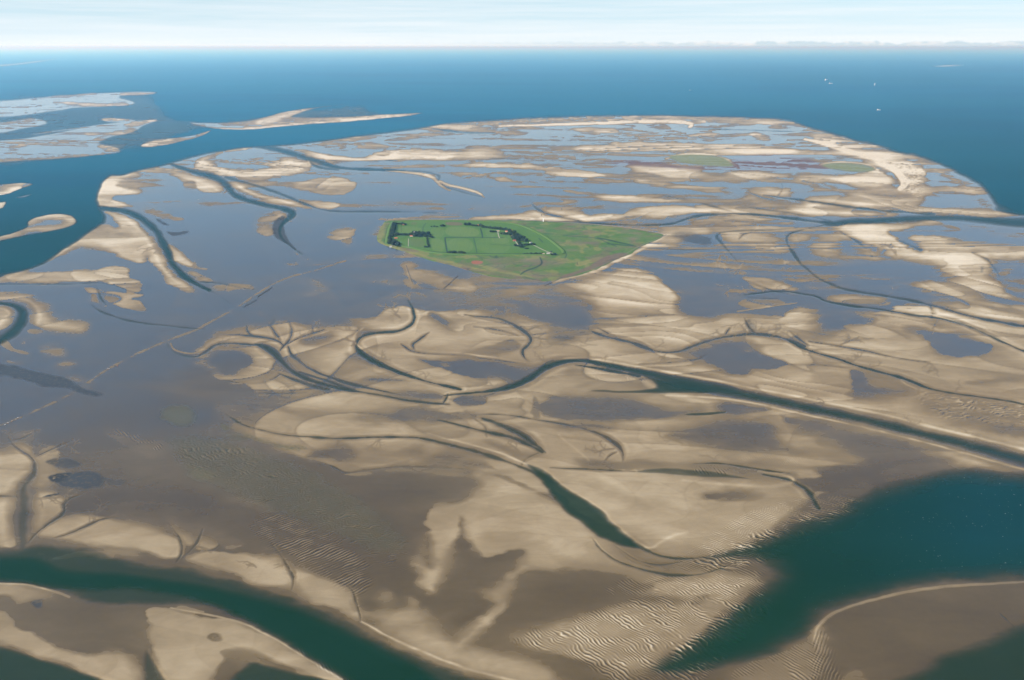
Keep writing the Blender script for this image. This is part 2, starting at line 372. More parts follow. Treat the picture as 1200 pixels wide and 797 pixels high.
# ------------------------------------------------------------------ the tidal flats: outlines of banks, creeks and pools
us = np.concatenate([np.arange(-220, 0, 2.2), np.arange(0, 1200, 1.0), np.arange(1200, 1422, 2.2)])
vs = np.concatenate([[56.7, 56.8, 56.9, 57.1, 57.3, 57.6, 58.0, 58.5, 59.2], np.arange(60, 100, .8), np.arange(100, 560, .9), np.arange(560, 870, .7)])
F = Fields(us, vs)
for k in ('S', 'D', 'G', 'K', 'B', 'V', 'T'): F.new(k)
F.f['S'][:] = .14; F.f['D'][:] = 12
DATA = '''
D 2.4 30 ; -220,212 0,205 60,196 150,186 205,172 262,152 255,138 200,128 195,100 60,104 -220,112
D 1.0 30 ; 880,160 905,134 940,136 990,152 1050,168 1120,190 1160,212 1176,236 1215,246 1190,256 1100,250
D 2.6 24 ; 205,150 220,138 300,132 345,122 420,116 450,128 515,128 515,136 400,148 280,158
D 0 16 ; -220,330 0,322 40,312 60,300 75,288 100,272 112,264 122,258 111,241 112,226 118,212 128,203 142,205 156,199 185,193 205,187 232,180 252,176 292,170 320,169 345,167 390,162 430,156 470,151 500,147 530,142 580,139 620,136 690,134 760,133 850,135 920,138 932,142 948,150 985,160 1012,167 1042,176 1078,189 1112,203 1138,217 1152,232 1158,243 1195,251 1422,262 1422,880 1422,900 -220,900
D 0 8 ; -220,300 -100,295 0,277 32,266 33,258 45,253 60,250 78,250 88,253 93,261 80,267 55,273 30,277 0,283 -100,305 -220,318
D 0 5 ; 0,190 -220,197 -220,165 0,166 60,158 110,147 140,143 165,141 190,140 168,147 160,154 140,158 125,162 110,169 142,174 140,180 100,184 50,187
D 0 5 ; -220,138 0,145 20,141 40,138 60,143 45,148 20,152 0,158 -220,166
D 0 5 ; -220,128 0,119 60,112 130,108 185,106 183,111 130,112 165,121 140,124 90,126 60,131 0,139 -220,140
D 0 4 ; 30,159 80,151 125,147 90,151 50,157
D 0 4 ; 115,140 125,138 168,141 125,144
D 0 4 ; 160,172 180,164 205,162 235,156 250,151 242,158 215,166 180,173
D .3 5 ; -220,86 0,76 40,71 78,67 60,71 0,80
D .2 4 ; 214,142 250,145 290,143 310,137 340,129 380,125 412,121 370,127 345,134 340,138 400,138 470,133 503,131 470,138 400,143 340,148 280,153 250,152
D .5 4 ; 1085,78 1110,75 1140,76 1110,79
D 0 6 ; -220,225 0,216 25,213 43,215 25,221 0,231 -220,250
D 0 6 ; 0,237 8,235 8,240 0,247 -160,262 -160,243
D .4 5 ; 15,232 30,228 40,227 28,233
S .18 33 ; -220,200 0,193 60,190 120,184 150,178 130,162 170,150 195,139 140,140 60,155 0,162 -220,162
S .18 33 ; -220,170 0,161 20,154 65,146 65,142 20,138 -220,134
S .18 3 ; -220,143 0,142 60,134 130,127 170,121 130,112 190,111 190,104 60,110 -220,124
S .42 3 ; 215,142 260,148 340,149 470,138 505,131 400,126 340,128 300,140
S .75 3 ; -220,197 -100,192 0,191 60,187 100,184 140,181 142,177 110,181 60,184 0,188
S .8 4 ; 113,173 125,170 140,172 142,178 128,178
S .8 4 ; 140,146 165,141 190,139 170,146 155,149
S .75 4 ; 95,158 130,155 160,151 160,156 135,159
S .55 4 ; 10,170 25,167 25,175 12,178
S .6 3 ; 35,157 80,151 125,147 90,150
S .6 4 ; 0,145 20,141 40,138 25,143
S .8 3 ; 115,140 125,138 165,141 125,144
S .9 3 ; 55,120 90,121 165,122 140,124 90,123
S .75 3 ; 140,109 185,109 183,111 140,112
S .45 3 ; 0,114 60,112 130,109 60,115
S .95 3 ; 160,172 180,164 205,162 190,167 178,172
S .9 3 ; 180,172 205,168 235,159 250,151 242,159 215,167
S .7 5 ; -220,86 0,76 40,71 78,67 60,71 0,80
S .95 5 ; 300,146 305,140 340,129 380,125 412,121 370,127 345,134 325,142
S .95 3 ; 218,143 235,148 265,151 300,149 340,145 400,140 470,133 503,130 470,138 400,143 340,149 280,154 245,152
S .9 3 ; -220,250 0,231 25,221 43,215 20,218 0,226 -220,240
S .5 3 ; 0,219 20,214 43,214 20,216
S .8 3 ; 0,237 8,235 8,240 0,247 -160,262 -160,243
S .9 4 ; -220,300 -100,298 0,280 32,268 60,271 93,261 88,253 78,250 60,250 45,253 33,259 34,264 50,257 65,256 78,257 74,263 60,266 40,266 20,272 -100,288
S .9 5 ; 112,240 112,224 118,211 128,202 135,206 155,199 160,202 145,209 133,216 140,220 165,226 135,228 130,233 150,239 155,244 120,244
S .9 5 ; 120,247 140,249 155,256 168,268 180,284 190,300 196,315 228,340 218,342 200,335 188,325 178,305 172,298 165,308 155,306 145,302 130,294 110,287 85,283 100,275 122,264 135,269 142,266 138,258 128,252
S .3 6 ; 105,275 118,271 140,272 152,274 140,278 110,279
C 2.6 ; 103,243,9 125,244 150,248,8 170,258,11 185,272,12 195,290,13 200,305,12 210,320,10 225,331,8 245,340,4
S .95 4 ; 201,288 207,292 215,302 228,312 243,316 225,315 210,307 202,297
S .8 4 ; 217,316 230,318 240,325 262,333 305,338 262,339 238,330 225,326
C 1.2 ; 232,330,2 240,331,4 262,332 280,337 300,340,2
C .5 ; 232,332,3 250,342 265,353 275,360,2
S .8 5 ; -220,325 0,325 22,322 40,320 110,319 125,312 140,311 152,322 166,335 165,344 150,344 140,336 120,329 95,331 0,330 -220,332
S .8 4 ; 0,326 18,315 40,307 38,312 25,321
S .85 4 ; 40,307 55,299 75,286 81,284 79,292 65,302 50,309
S .9 4 ; 8,301 15,292 40,284 52,279 62,282 65,289 55,297 30,302
S .9 3 ; 60,276 75,275 80,280 77,287 68,280
S .85 3 ; 6,312 45,298 48,301 15,314
C .8 ; -220,336,4 0,333,2.5 50,333 85,334 110,331 135,334 150,341 166,345,1
C 2 ; 64,277,3 71,284,6 66,294 50,302 20,314 -10,326,5
C .8 ; 114,338,3 117,346,4 120,352,3 126,359,2
S .8 3 ; 95,337 116,339 114,347 118,355 128,360 112,356 107,350 108,342
S .8 3 ; 122,341 140,342 155,343 170,346 150,350 165,353 174,367 150,362 130,357 121,350
S .92 5 ; -220,345 0,344 20,346 42,352 54,359 56,367 60,375 72,376 92,377 105,381 100,389 85,391 65,388 50,384 40,381 36,372 34,362 25,355 10,352 -220,352
S .9 3 ; -80,350 0,356 10,360 16,367 12,378 0,389 -80,402
C 2.4 ; -220,345,16 -60,349 0,355,5 15,358,8 26,364,14 27,375,17 18,387,18 4,398,14 -14,410,10
S .92 3 ; 1,401 7,396 13,402 17,408 36,412 30,416 12,413 3,407
S .7 5 ; 42,413 50,407 78,412 70,416
S .7 4 ; 4,421 20,424 26,427 10,427
S .7 4 ; 67,426 80,423 86,427 72,429
S .6 4 ; 24,400 32,399 32,405 26,404
S .6 4 ; 30,388 40,386 50,389 38,391
S .55 6 ; -40,470 0,468 6,473 0,478 -40,480
K 1 4 ; -220,420 0,427 25,430 50,436 75,444 95,455 118,461 121,464 105,465 85,456 50,452 25,446 0,438 -220,430
K .9 3 ; 100,463 115,461 123,462 110,465
s .50 3 ; -220,560,4 0,499,3 20,491 45,480 80,463 100,452,4 120,436,4.5 150,420,4 175,408,4 195,399,3.5 225,389,3 250,376 262,369,2.5 275,362 290,352,2 310,338,1.5 325,330 345,323 365,318 385,312,2 405,306,1
k .8 2 ; 285,360,3 300,352,3 
k .9 2 ; 302,348,3 312,341,3 318,337,2
S .6 4 ; 82,443 95,447 112,451 106,457 95,453
C .7 ; 107,357,3 115,363,4 135,372,5 160,378,4 190,381,4 215,384,2.5 240,386,1.5
K .9 3 ; 318,262 325,257 332,253 334,262 332,270 338,282 350,293 340,290 325,280 320,272
K .8 3 ; 180,254 192,258 200,262 208,263 190,265
K .8 3 ; 192,270 205,272 222,270 216,275 200,276
S .55 5 ; 162,248 185,247 205,252 224,258 200,259 180,254
S .95 4 ; 155,198 165,195 183,193 178,197 165,199
S .55 4 ; 165,193 200,196 240,212 228,214 200,203 170,198
S .88 4 ; 228,192 238,183 262,177 292,170 296,174 270,178 246,184 240,190 262,198 300,200 312,190 340,187 362,184 369,195 340,205 300,211 260,206 228,202
S .95 2.5 ; 196,191 215,195 240,202 270,206 240,206 210,200
S .14 4 ; 246,186 280,179 312,180 330,187 312,192 300,199 262,196
S 1.0 4 ; 272,213 290,221 310,229 330,233 350,239 372,243 345,241 310,234 285,226
S .65 4 ; 228,208 250,212 263,220 255,226 230,224
S .88 4 ; 316,237 340,240 348,246 337,253 318,259 303,261 325,252 334,244
S 1.0 3 ; 327,169 345,173 375,181 400,184 450,187 490,188 400,190 370,186
S .95 3 ; 368,191 385,190 398,197 380,196
S .7 6 ; 345,215 380,205 410,209 424,220 400,231 360,226 330,218
S .7 5 ; 330,233 370,234 405,240 380,247 345,241
S .65 5 ; 340,166 400,162 450,158 440,164 400,168
S .9 4 ; 425,186 440,180 455,175 475,174 520,177 541,182 520,189 490,186 460,187
S 1.25 2 ; 452,186 458,179 470,176 464,181 462,186
S .55 8 ; 378,274 395,265 413,267 413,288 398,284
S .5 6 ; 298,260 320,255 322,272 305,278
S .5 8 ; 400,170 470,160 520,156 470,166
C 2.2 ; 192,187,5 200,192,6 230,203,8 255,208,11 268,219,12 275,230,11 300,238,9 335,245,8 346,250,8 338,256,6 330,262,5 327,272,4 332,282,3 345,292,2 355,298,1
C 1.0 ; 265,208,5 300,217,5 330,228,4 360,240,3.5 382,248,3 450,248,2.5 520,250,1.5
C 1.8 ; 296,168,10 315,173,10 345,180,10 365,187,9 385,194,7 405,198,6 440,199,4 475,200,2
C 1.2 ; 362,186,3 366,193,4 376,197,4 396,199,4
C .8 ; 385,188,3 430,190 480,187 510,186,1.5
S .85 6 ; 232,420 237,406 252,396 270,386 318,381 337,374 350,383 392,381 440,373 462,362 480,360 500,366 560,364 600,368 640,376 690,390 760,372 830,372 920,372 1000,370 1100,352 1422,350 1422,575 1200,552 1100,545 1000,560 960,580 860,650 760,690 690,660 640,720 560,700 500,640 500,560 420,556 400,552 365,540 320,522 285,508 270,495 300,490 315,478 300,462 296,450 262,448 245,437
S .14 8 ; 250,411 265,408 288,410 293,420 299,427 285,432 275,440 262,441 250,433 238,426
S .3 4 ; 345,400 365,391 388,388 392,396 380,401 360,403
s .95 1.6 ; 336,406,2 345,399 365,394 385,388,1
C 1.2 ; 298,403,3 310,406,8 320,412,9 328,421,9 335,429,8 345,437,7 360,445,7 385,452,6 410,457,6 440,462,5 470,468,4 500,472,4 526,474,4
C .5 ; 337,374,2 342,385,3 341,395,3 335,403,3 328,411,3
C .5 ; 256,392,2 285,393,2.5 310,395,2.5 325,399,3 332,405,3
C .4 ; 313,379,2 319,385,3 324,392,3 328,398,2
C .4 ; 380,386,1.5 365,391,2 350,396,2 337,403,2.5
C .5 ; 289,380,2 290,390,2.5 300,395,1.5
C .3 ; 366,382,2 367,391,2
C .3 ; 322,374,2 320,378,3 316,381,1.5
C .7 ; 337,405,2.5 341,416,4 352,424,4 362,432,5 380,440,5 400,447,5 420,452,5 445,457,4 470,463,3
C .7 ; 326,437,3 345,446,6 365,452,7 385,456,6
C .7 ; 350,436,4 375,444,5 395,450,5 410,456,4
C .4 ; 328,438,2.5 318,446,2 305,450,2 285,450,1.5 262,446,1
s .5 1.5 ; 328,434,2 300,440,1.5 265,441,1
C .3 ; 298,461,1 330,461,2 360,460,1
C .3 ; 315,466,1 321,461,1.5
C .9 ; 195,398,2 197,407,3 210,416,3 230,419,3 243,413,4 250,405,4 262,402,3 285,403,3 306,405,3
s .8 2 ; 200,402,2 203,409 213,413 228,415 240,409,1.5
S .22 5 ; 330,478 345,484 370,488 400,487 430,484 470,480 510,482 545,485 562,488 540,490 470,496 420,495 380,491 350,487
S .30 4 ; 505,483 520,481 520,490 508,491
S .2 4 ; 300,466 318,468 335,478 345,485 325,480 305,474
C 1.2 ; 262,484,2 272,490,4 285,498,3 305,504,3 330,509,4 360,512,4 390,514,4 415,513,4 460,512,4 490,513,5 512,517,6 540,524,7 570,533,7 600,543,6 625,553,6 645,563,4
S .2 6 ; 366,534 380,528 395,522 405,521 421,530 418,539 400,541 380,537 360,535
S .10 7 ; 366,541 390,548 405,555 420,553 460,548 500,548 548,550 562,558 566,570 545,590 503,595 498,620 490,655 440,600 390,560
C .4 ; 368,540,2 385,544,2 400,552,3 410,555,3 430,551,3 460,547,3 510,547,3 550,550,1.5
S .7 2.5 ; 400,556 420,554 440,553 420,558
S .7 3 ; 445,552 470,550 505,550 550,557 540,558 500,554
G .6 16 ; 195,512 250,510 300,525 350,545 400,570 440,600 470,625 480,645 450,650 400,630 350,610 300,590 250,568 215,550
G .9 10 ; 212,540 240,545 258,558 250,566 225,560
G 1.0 7 ; 188,479 215,474 230,488 226,501 195,499
G 1.0 4 ; 255,495 262,496 270,503 263,504
G .9 4 ; 285,508 300,512 322,519 345,520 362,525 345,528 315,522
G .6 6 ; 250,512 275,506 300,512 290,518
S .3 5 ; 240,478 255,475 290,480 305,495 285,498 265,490
S .32 8 ; 120,500 150,508 200,525 240,560 330,598 300,600 240,578 190,545 130,515
C 1.8 ; 478,352,2 484,362,3 487,372,4 482,382,5 465,389,5 440,390,5 425,393,6 417,400,6 418,410,7 428,418,7 445,427,7 470,437,6 490,444,6 515,451,6 540,456,5
S .25 4 ; 412,392 425,386 445,388 430,393
S .14 3 ; 406,415 420,418 440,427 425,424
S .35 3 ; 422,442 440,443 470,445 440,447
C 2.0 ; 520,464,3 545,461,5 575,458,7 600,453,8 618,445,9 630,436,10 642,428,10 660,423,8 680,422,6 700,425,8 730,431,9 760,438,11 790,445,16 820,452,20 850,458,17 880,464,14 920,472,14 950,479,14 1017,492,14 1107,515,16 1200,539,20 1422,600,26
C 1.5 ; 525,462,2 522,468,3 518,474,2
D 3.4 10 ; 690,456 740,457 770,453 764,447 745,440 775,443 812,450 850,458 830,463 790,461 740,462 690,461
C 1.4 ; 675,428,3 700,431,4 725,436,5 750,441,6
S .35 4 ; 662,437 670,430 676,437
S .14 5 ; 485,419 510,423 550,419 600,424 614,430 642,430 626,440 600,452 595,446 560,444 540,441 515,432
S .5 5 ; 516,428 522,426 532,429 522,431
C .4 ; 470,403,3 480,411,3 495,414,2.5 510,415,2 545,416,2.5 570,421,2 600,424,2 617,428,1
s 1.0 2 ; 545,414,1 570,418,2 600,422,2 615,425,1
C .9 ; 503,390,2.5 497,394,4 490,399,4 483,403,4 486,410,2
S .3 4 ; 535,413 560,409 590,402 603,395 611,405 598,415 560,416
C .8 ; 545,369,3 560,371,3 580,372,4 598,378,6 612,387,6 620,394,5 623,400,5 618,406,4 612,410,3 614,418,3 620,424,2
C .3 ; 556,372,1 585,378 605,381,1.5
C .3 ; 555,383,1.5 590,387,2 608,394,2
C .3 ; 585,365,1 580,370,2
C .3 ; 600,370,1 598,376,2
C .3 ; 622,393,1.5 640,391,1
S .2 5 ; 498,366 515,366 538,385 528,391 512,384
S .3 5 ; 560,360 580,362 605,370 620,380 600,376 570,370
S .25 6 ; 640,394 660,389 682,394 676,401 655,402 642,399
K .4 5 ; 641,396 660,392 680,396 660,401
S .14 6 ; 560,335 600,332 645,333 668,338 690,350 702,365 705,378 690,389 660,386 625,380 600,370 560,360
S .85 6 ; 655,334 668,331 690,327 720,317 742,312 766,320 777,327 772,333 792,344 797,350 788,356 798,366 812,377 845,379 880,384 900,392 800,405 740,402 700,392 706,380 700,362 690,347 675,338
C .7 ; 688,386,3 705,393,5 725,398,5 745,402,6 760,409,5 775,413,4 795,413,4 815,404,5 840,396,5 862,393,5 885,391,6 910,394,6 930,401,6 943,406,5
C .5 ; 700,384,1 715,391,2 725,396,3
C .5 ; 745,405,3 755,408,4 770,412,3
S .14 5 ; 787,412 820,405 850,397 878,396 872,408 890,408 896,416 915,420 930,427 905,432 880,434 877,443 850,438 830,428 812,421
S .2 5 ; 850,405 878,398 875,410 850,410
C .5 ; 750,427,1 790,425,2 820,421,2 830,414,1.5
C .5 ; 735,432,2 745,428,3 760,431,2
C 1.6 ; 925,400,4 935,405,5 945,410,4 985,422,4 1020,433,5 1050,441,5 1070,448,5 1085,455,4 1110,460,3 1140,464,3 1200,473,3 1422,520,4
C .5 ; 948,400,2 975,404,2.5 1000,408,3 1030,415,3 1050,420,3 1090,425,1.5
C .4 ; 925,388,1.5 935,397,3 948,405,3
C .3 ; 920,427,1 955,428,2 1000,431,1.5
s 1.0 1.5 ; 1055,446,1.5 1065,453,2 1080,458,2 1100,460,1
S .14 5 ; 994,430 1012,434 1035,440 1055,450 1072,461 1042,469 992,466 998,456
S .6 5 ; 1010,434 1035,443 1055,454 1045,454 1020,445
S .25 6 ; 1126,449 1150,445 1182,443 1195,447 1155,452
S .14 5 ; 640,463 690,463 720,464 750,467 766,476 795,479 830,480 800,490 750,494 690,494 640,490 630,480
S .14 4 ; 540,462 575,462 610,458 570,464 566,476 525,475 530,466
S .22 4 ; 622,464 631,464 632,491 624,490
S .25 5 ; 460,483 480,480 520,483 505,491 470,494
S .14 4 ; 420,445 460,443 500,448 450,449
S .22 4 ; 460,458 500,459 525,462 520,470 480,468 455,464
D 2.6 4 ; 798,485 830,482 858,482 846,486 810,488
S .14 5 ; 772,510 810,507 830,497 845,493 872,491 902,495 915,508 935,524 955,532 935,532 890,526 860,529 840,524 800,516
S .14 5 ; 845,474 865,474 880,478 912,480 880,486 845,486
S .12 7 ; 905,483 925,488 945,492 1000,500 1060,515 1105,535 1115,545 1060,552 1000,570 960,580 938,572 915,560 950,553 980,546 1010,540 968,520 930,503
S .75 6 ; 895,500 925,507 962,521 1005,536 1017,541 990,543 955,534 925,527
S .35 5 ; 875,540 900,541 940,548 980,548 920,555 890,549
S .80 5 ; 905,546 935,548 968,556 960,562 930,562 910,556
S .3 5 ; 640,500 690,496 730,505 690,506
C .5 ; 552,487,2 575,485,2 600,487,2 625,491,3 650,495,3 680,501,3 705,509,5 722,519,6 732,530,6 731,541,2
C .4 ; 552,487,2 562,493,3 570,499,3 571,512,2
C .3 ; 709,541,1 715,533,2 723,530,1.5
C 1.4 ; 512,492,2 540,498,4 570,506,6 600,512,7 620,520,6 636,530,4
C 1.2 ; 566,490,5 590,499,8 610,508,9 628,520,8 640,531,3
S .3 3 ; 565,515 580,517 605,529 622,532 640,530 628,538 612,546 605,538 585,528
C .6 ; 612,545,4 618,537,3 632,531,3
D 3.6 11 ; 612,541 630,545 648,555 668,573 697,591 713,603 732,621 762,646 730,643 702,631 680,615 656,597 643,579 628,560
S .2 6 ; 470,527 503,528 560,536 600,548 640,568 656,576 662,588 692,612 720,632 750,645 785,655 815,652 852,653 875,643 884,652 840,667 790,672 760,669 730,654 700,634 690,612 640,587 600,572 560,556 500,537
S .9 4 ; 560,535 600,546 630,562 648,572 640,578 620,572 590,556
S .85 4 ; 548,548 570,548 600,558 580,556
S .85 4 ; 550,556 565,552 620,575 650,590 620,584 580,572
C .9 ; 696,632,3 703,643,3 720,656,4 740,664,4 762,671,5 790,675,6 825,673,6 850,665,4
C 1.2 ; 738,632,9 752,642,7 772,651,6 795,655,5 820,654,4 842,651,3
C .4 ; 722,640,2 738,652,3 755,660,3 775,663,3 800,658,2
C .2 ; 728,648,2 745,660,2 765,666,2
s 1.05 6 ; 690,591,3 725,621,4 752,640,5 764,643,4 776,633,4 790,627,4 805,624,2
s 1.15 4 ; 690,420,2 740,428,3 770,434,4 830,444,4 870,453,4 920,462,4 1013,481,4 1107,504,5 1200,526,5 1422,580,6
s 1.1 3 ; 780,463,2 850,467,3 885,473,3 920,481,3 1020,502,3 1107,525,3 1200,550,2
s 1.15 4 ; 424,729,2 450,743,4 480,758,5 520,774,5 560,788,5 620,803,5
s 1.12 4 ; 0,684,3 30,684,4 60,692,4 82,700,3
s 1.05 3 ; 200,713,2 270,725,3 310,741,4 350,766,4 400,797,4
s 1.0 3 ; 430,413,2 422,408,3 414,400,3 414,392,3 425,385,2
s 1.05 3 ; 640,427,2 662,419,3 690,419,2
s 1.05 3 ; 500,508,2 540,518,3 580,529,3 620,545,3 650,560,2
s 1.0 4 ; 655,510,2 672,524,4 690,540,2
S .35 4 ; 670,536 690,538 720,548 680,545
S .25 5 ; 680,540 730,540 800,541 850,543 905,551 935,556 925,561 880,560 800,553 750,550 690,550
D 1.9 7 ; 738,551 770,547 830,549 880,560 906,566 860,561 800,559 750,555
C .9 ; 645,548,2 680,549,4 720,551,4 745,552,3
C 1.2 ; 812,543,3 845,543,4 870,547,4 900,552,4 925,555,2
C 1.5 ; 895,556,4 920,561,5 940,570,7 952,582,7 960,596,6
s 1.0 5 ; 800,563,2 850,568,5 900,571,5 925,568,6 930,562,5 915,556,3 890,553,2
S .3 4 ; 845,546 875,552 905,558 880,560 860,553
S .14 5 ; 817,579 850,575 880,577 898,582 870,588 835,588
D 6 60 ; 795,664 830,650 855,640 875,632 905,622 935,608 955,602 975,596 995,585 1015,574 1045,563 1070,556 1100,548 1140,545 1170,549 1200,551 1422,570 1422,700 1200,682 1150,683 1100,687 1050,695 1000,709 975,719 960,730 955,746 935,758 900,773 860,785 800,795 765,795 755,780 780,765 800,752 820,738 845,722 865,702 890,685 905,672 880,660 850,658 
D 3.0 40 ; 1030,800 1070,785 1100,762 1130,754 1170,738 1200,725 1422,715 1422,900 1000,900
C .6 ; 1172,718,1 1184,730,3 1196,742,5
S .16 8 ; 970,725 1050,698 1150,686 1422,682 1422,720 1190,728 1150,745 1100,765 1060,790 1040,830 990,830 965,780 960,745
s .85 5 ; 955,750,4 957,735,5 970,722,5 1000,709,4 1050,696,3 1100,688,3 1200,681,3 1422,675,3
S .6 7 ; 985,800 996,782 1010,785 1025,810 990,820
S .85 5 ; 955,735 965,738 968,760 958,765 950,750
D 2.3 24 ; -220,620 0,641 28,641 45,633 90,638 120,647 150,656 185,660 230,664 270,676 310,689 350,702 390,717 420,731 450,746 480,761 520,777 560,790 600,801 660,830 560,850 470,830 400,798 350,764 310,742 285,728 250,716 215,708 195,712 160,711 130,714 100,708 80,699 60,694 30,686 0,683 -220,690
D 6 20 ; -220,640 0,652 48,652 65,663 90,668 140,669 180,676 230,682 300,698 350,712 400,734 450,758 500,784 520,797 560,830 450,830 390,790 330,752 290,730 240,706 200,697 150,692 110,694 60,689 0,680 -220,676
s .50 6 ; 60,655,6 90,648,10 130,652,8
D 2.8 14 ; -220,735 -100,745 0,755 30,764 70,778 110,790 140,803 100,870 -220,870
D 1.6 9 ; 166,770 174,757 182,770 198,800 200,840 165,840
D 2.6 12 ; 262,803 282,780 298,772 320,780 360,789 410,801 400,850 260,850
S .9 4 ; -220,690 -60,688 0,685 20,685 45,689 70,700 55,702 40,703 22,710 18,701 0,696 -220,702
K .8 4 ; 37,707 47,703 54,700 50,712 42,712
S .92 5 ; -220,708 0,715 13,721 16,737 40,745 70,761 100,769 125,763 142,764 160,776 168,800 168,840 110,795 70,776 40,768 0,750 -220,735
S .92 4 ; 168,717 180,712 200,715 230,725 270,726 310,742 350,768 390,790 415,808 360,790 330,781 305,765 275,761 260,773 250,790 240,830 195,830 184,775 178,745
S .2 3 ; 241,746 250,741 262,744 261,753 248,755
S .25 4 ; 258,762 290,761 305,771 332,782 300,790 280,790 268,774
S .6 3 ; 205,712 215,709 230,714 240,718 225,719 210,717
S .92 4 ; -220,515 0,533 10,525 30,520 38,534 42,545 36,558 24,570 18,582 -220,590
S .92 4 ; -220,590 0,584 20,585 25,592 20,605 18,620 25,632 15,641 0,639 -220,620
S .92 4 ; 36,592 40,580 60,576 75,584 74,600 60,612 40,626 35,615
S .92 4 ; 40,628 75,606 92,600 120,605 150,610 180,617 200,628 213,641 212,650 200,655 185,652 165,643 130,642 95,638 70,631
S .9 4 ; 195,608 206,610 216,616 226,625 222,641 213,632
S .9 3 ; 227,641 230,625 245,625 256,631 254,643 235,646
S .92 5 ; 212,656 240,645 270,648 310,652 325,650 335,661 346,683 340,689 310,687 270,673 235,663
S .92 5 ; 338,664 370,672 395,683 415,688 420,706 424,730 400,716 350,698 341,687
S .7 6 ; 40,538 58,520 76,528 62,550 82,558 52,576 38,570
S .4 6 ; 12,510 40,505 55,500 30,515
S .6 6 ; 260,638 290,635 280,645 262,645
S .55 4 ; 118,645 150,643 170,651 150,654
C .4 ; 10,513,3 14,521,4 25,529,4 37,536,4 42,545,5 41,554,6 33,563,10 27,573,16 27,590,20 27,610,19 27,630,18 26,645,16
C .4 ; 88,515,2 72,521,2.5 58,528,3 42,535,3
C .4 ; -40,581,3 0,581,3 20,582,4
C .3 ; 10,518,2 25,514,2 45,505,1
C .5 ; 96,580,2 80,584,3 75,592,4 76,602,4 60,613,3 40,628,3 32,637,3
C .4 ; 147,604,1.5 120,608,2.5 104,615,3 85,624,3 62,632,2
C .3 ; 110,598,1 95,600,2 80,604,2
K .9 6 ; 52,562 70,556 100,553 132,560 118,570 95,575 70,571
K .7 6 ; 50,540 72,535 96,543 82,549 60,546
K .9 2 ; 46,584 62,580 75,578 62,583
K .5 8 ; 120,560 140,560 150,568 130,570
S .3 8 ; 180,600 210,605 240,612 300,640 260,640 210,625
C .4 ; 196,612,2 206,622,3 212,634,4 213,648,4 206,659,3
C .4 ; 238,620,2 232,632,3 226,643,3 214,653,3
C .2 ; 227,645,1.5 250,645,1.5 258,638,1
C .3 ; 318,638,3 328,648,4 338,665,4 345,680,4 342,692,3
C .3 ; 402,680,2 415,692,3 419,708,3 424,730,3
S .86 7 ; 502,592 548,592 562,573 600,580 640,588 680,606 692,618 712,640 705,655 690,664 650,668 612,664 605,670 560,690 500,700 490,680 486,660 500,640
S .14 7 ; 544,604 547,630 552,642 566,656 590,648 606,642 618,645 608,658 600,672 580,690 555,700 530,755 505,722 500,705 512,690 522,675 527,650 533,628 540,612
S .12 5 ; 503,620 508,650 504,668 498,660 496,640
S .14 6 ; 610,668 650,670 700,668 720,680 690,700 620,730 560,750 545,752 565,735 600,700
S .90 6 ; 410,700 430,722 455,710 480,700 492,708 500,730 528,756 545,746 560,726 590,702 602,709 578,730 556,746 545,758 580,770 625,774 655,790 660,815 580,797 520,779 470,758
S .14 5 ; 430,700 455,690 480,705 470,715 445,705
S .75 5 ; 445,695 455,690 460,705 448,708
S .82 6 ; 600,748 620,740 660,728 700,716 760,692 780,682 850,670 890,676 880,692 850,717 810,752 780,778 740,800 690,782 660,766 625,761
S .2 6 ; 640,772 680,775 720,782 690,785 650,782
S .22 5 ; 685,716 720,702 745,696 785,700 803,708 785,708 745,706 715,712
S .25 4 ; 805,706 818,700 835,697 822,708 812,711
S .6 7 ; 855,788 900,770 930,758 952,750 962,775 942,830 855,830
S .65 8 ; 1068,458 1100,462 1160,470 1215,475 1215,502 1130,496 1088,486
S .22 8 ; 1080,476 1110,490 1160,505 1200,512 1422,560 1422,545 1200,500 1130,485
S .14 8 ; 770,300 790,300 830,290 900,300 920,320 885,330 872,345 862,360 845,373 820,376 802,364 795,345 775,325 760,312
S .6 4 ; 868,324 905,327 922,336 900,341 880,334
S .75 4 ; 903,329 932,336 932,346 910,340
S .55 4 ; 860,355 890,349 930,355 885,363
S .6 4 ; 838,371 880,367 925,376 870,379
C .5 ; 868,327,1.5 885,333,2 905,341,2.5 925,345,2
C .4 ; 862,348,1 890,350,2 912,350,2
K .5 4 ; 870,375 880,373 885,390 876,391
C .4 ; 855,385,1.5 852,389,2 850,392,1
C .5 ; 872,372,2 876,382,3 884,391,3
s .85 1.5 ; 865,365,1 890,361 910,358,2 935,355,1
S .14 8 ; 922,300 960,285 1000,288 1060,303 1100,325 1152,346 1085,347 1020,341 960,331
S .95 4 ; 983,266 1000,263 1050,262 1112,257 1060,268 1032,270 1057,284 1077,291 1040,293 1010,285 990,276
S .9 5 ; 1060,274 1100,277 1130,284 1200,290 1422,296 1422,303 1200,300 1150,297 1110,294 1075,290
S .95 5 ; 1028,294 1080,292 1120,294 1158,303 1163,318 1170,335 1182,346 1205,356 1150,342 1128,331 1100,312 1060,302
S .18 6 ; 1108,263 1140,266 1200,272 1422,282 1422,293 1200,288 1140,283 1110,272
S .2 6 ; 1165,314 1200,306 1422,300 1422,352 1200,346 1172,332
S .6 4 ; 1170,317 1190,315 1185,325 1170,325
C .4 ; 1140,296,2 1160,305,3 1166,315,3 1172,325,2
K .5 3 ; 1148,312 1155,313 1152,322
C .5 ; 1050,280,2 1065,287,4 1078,293,5
S .85 5 ; 1083,330 1110,331 1152,345 1142,353 1110,349 1080,339
S .7 4 ; 965,300 950,285 985,278 985,287
S .6 4 ; 925,276 945,274 942,285 925,287
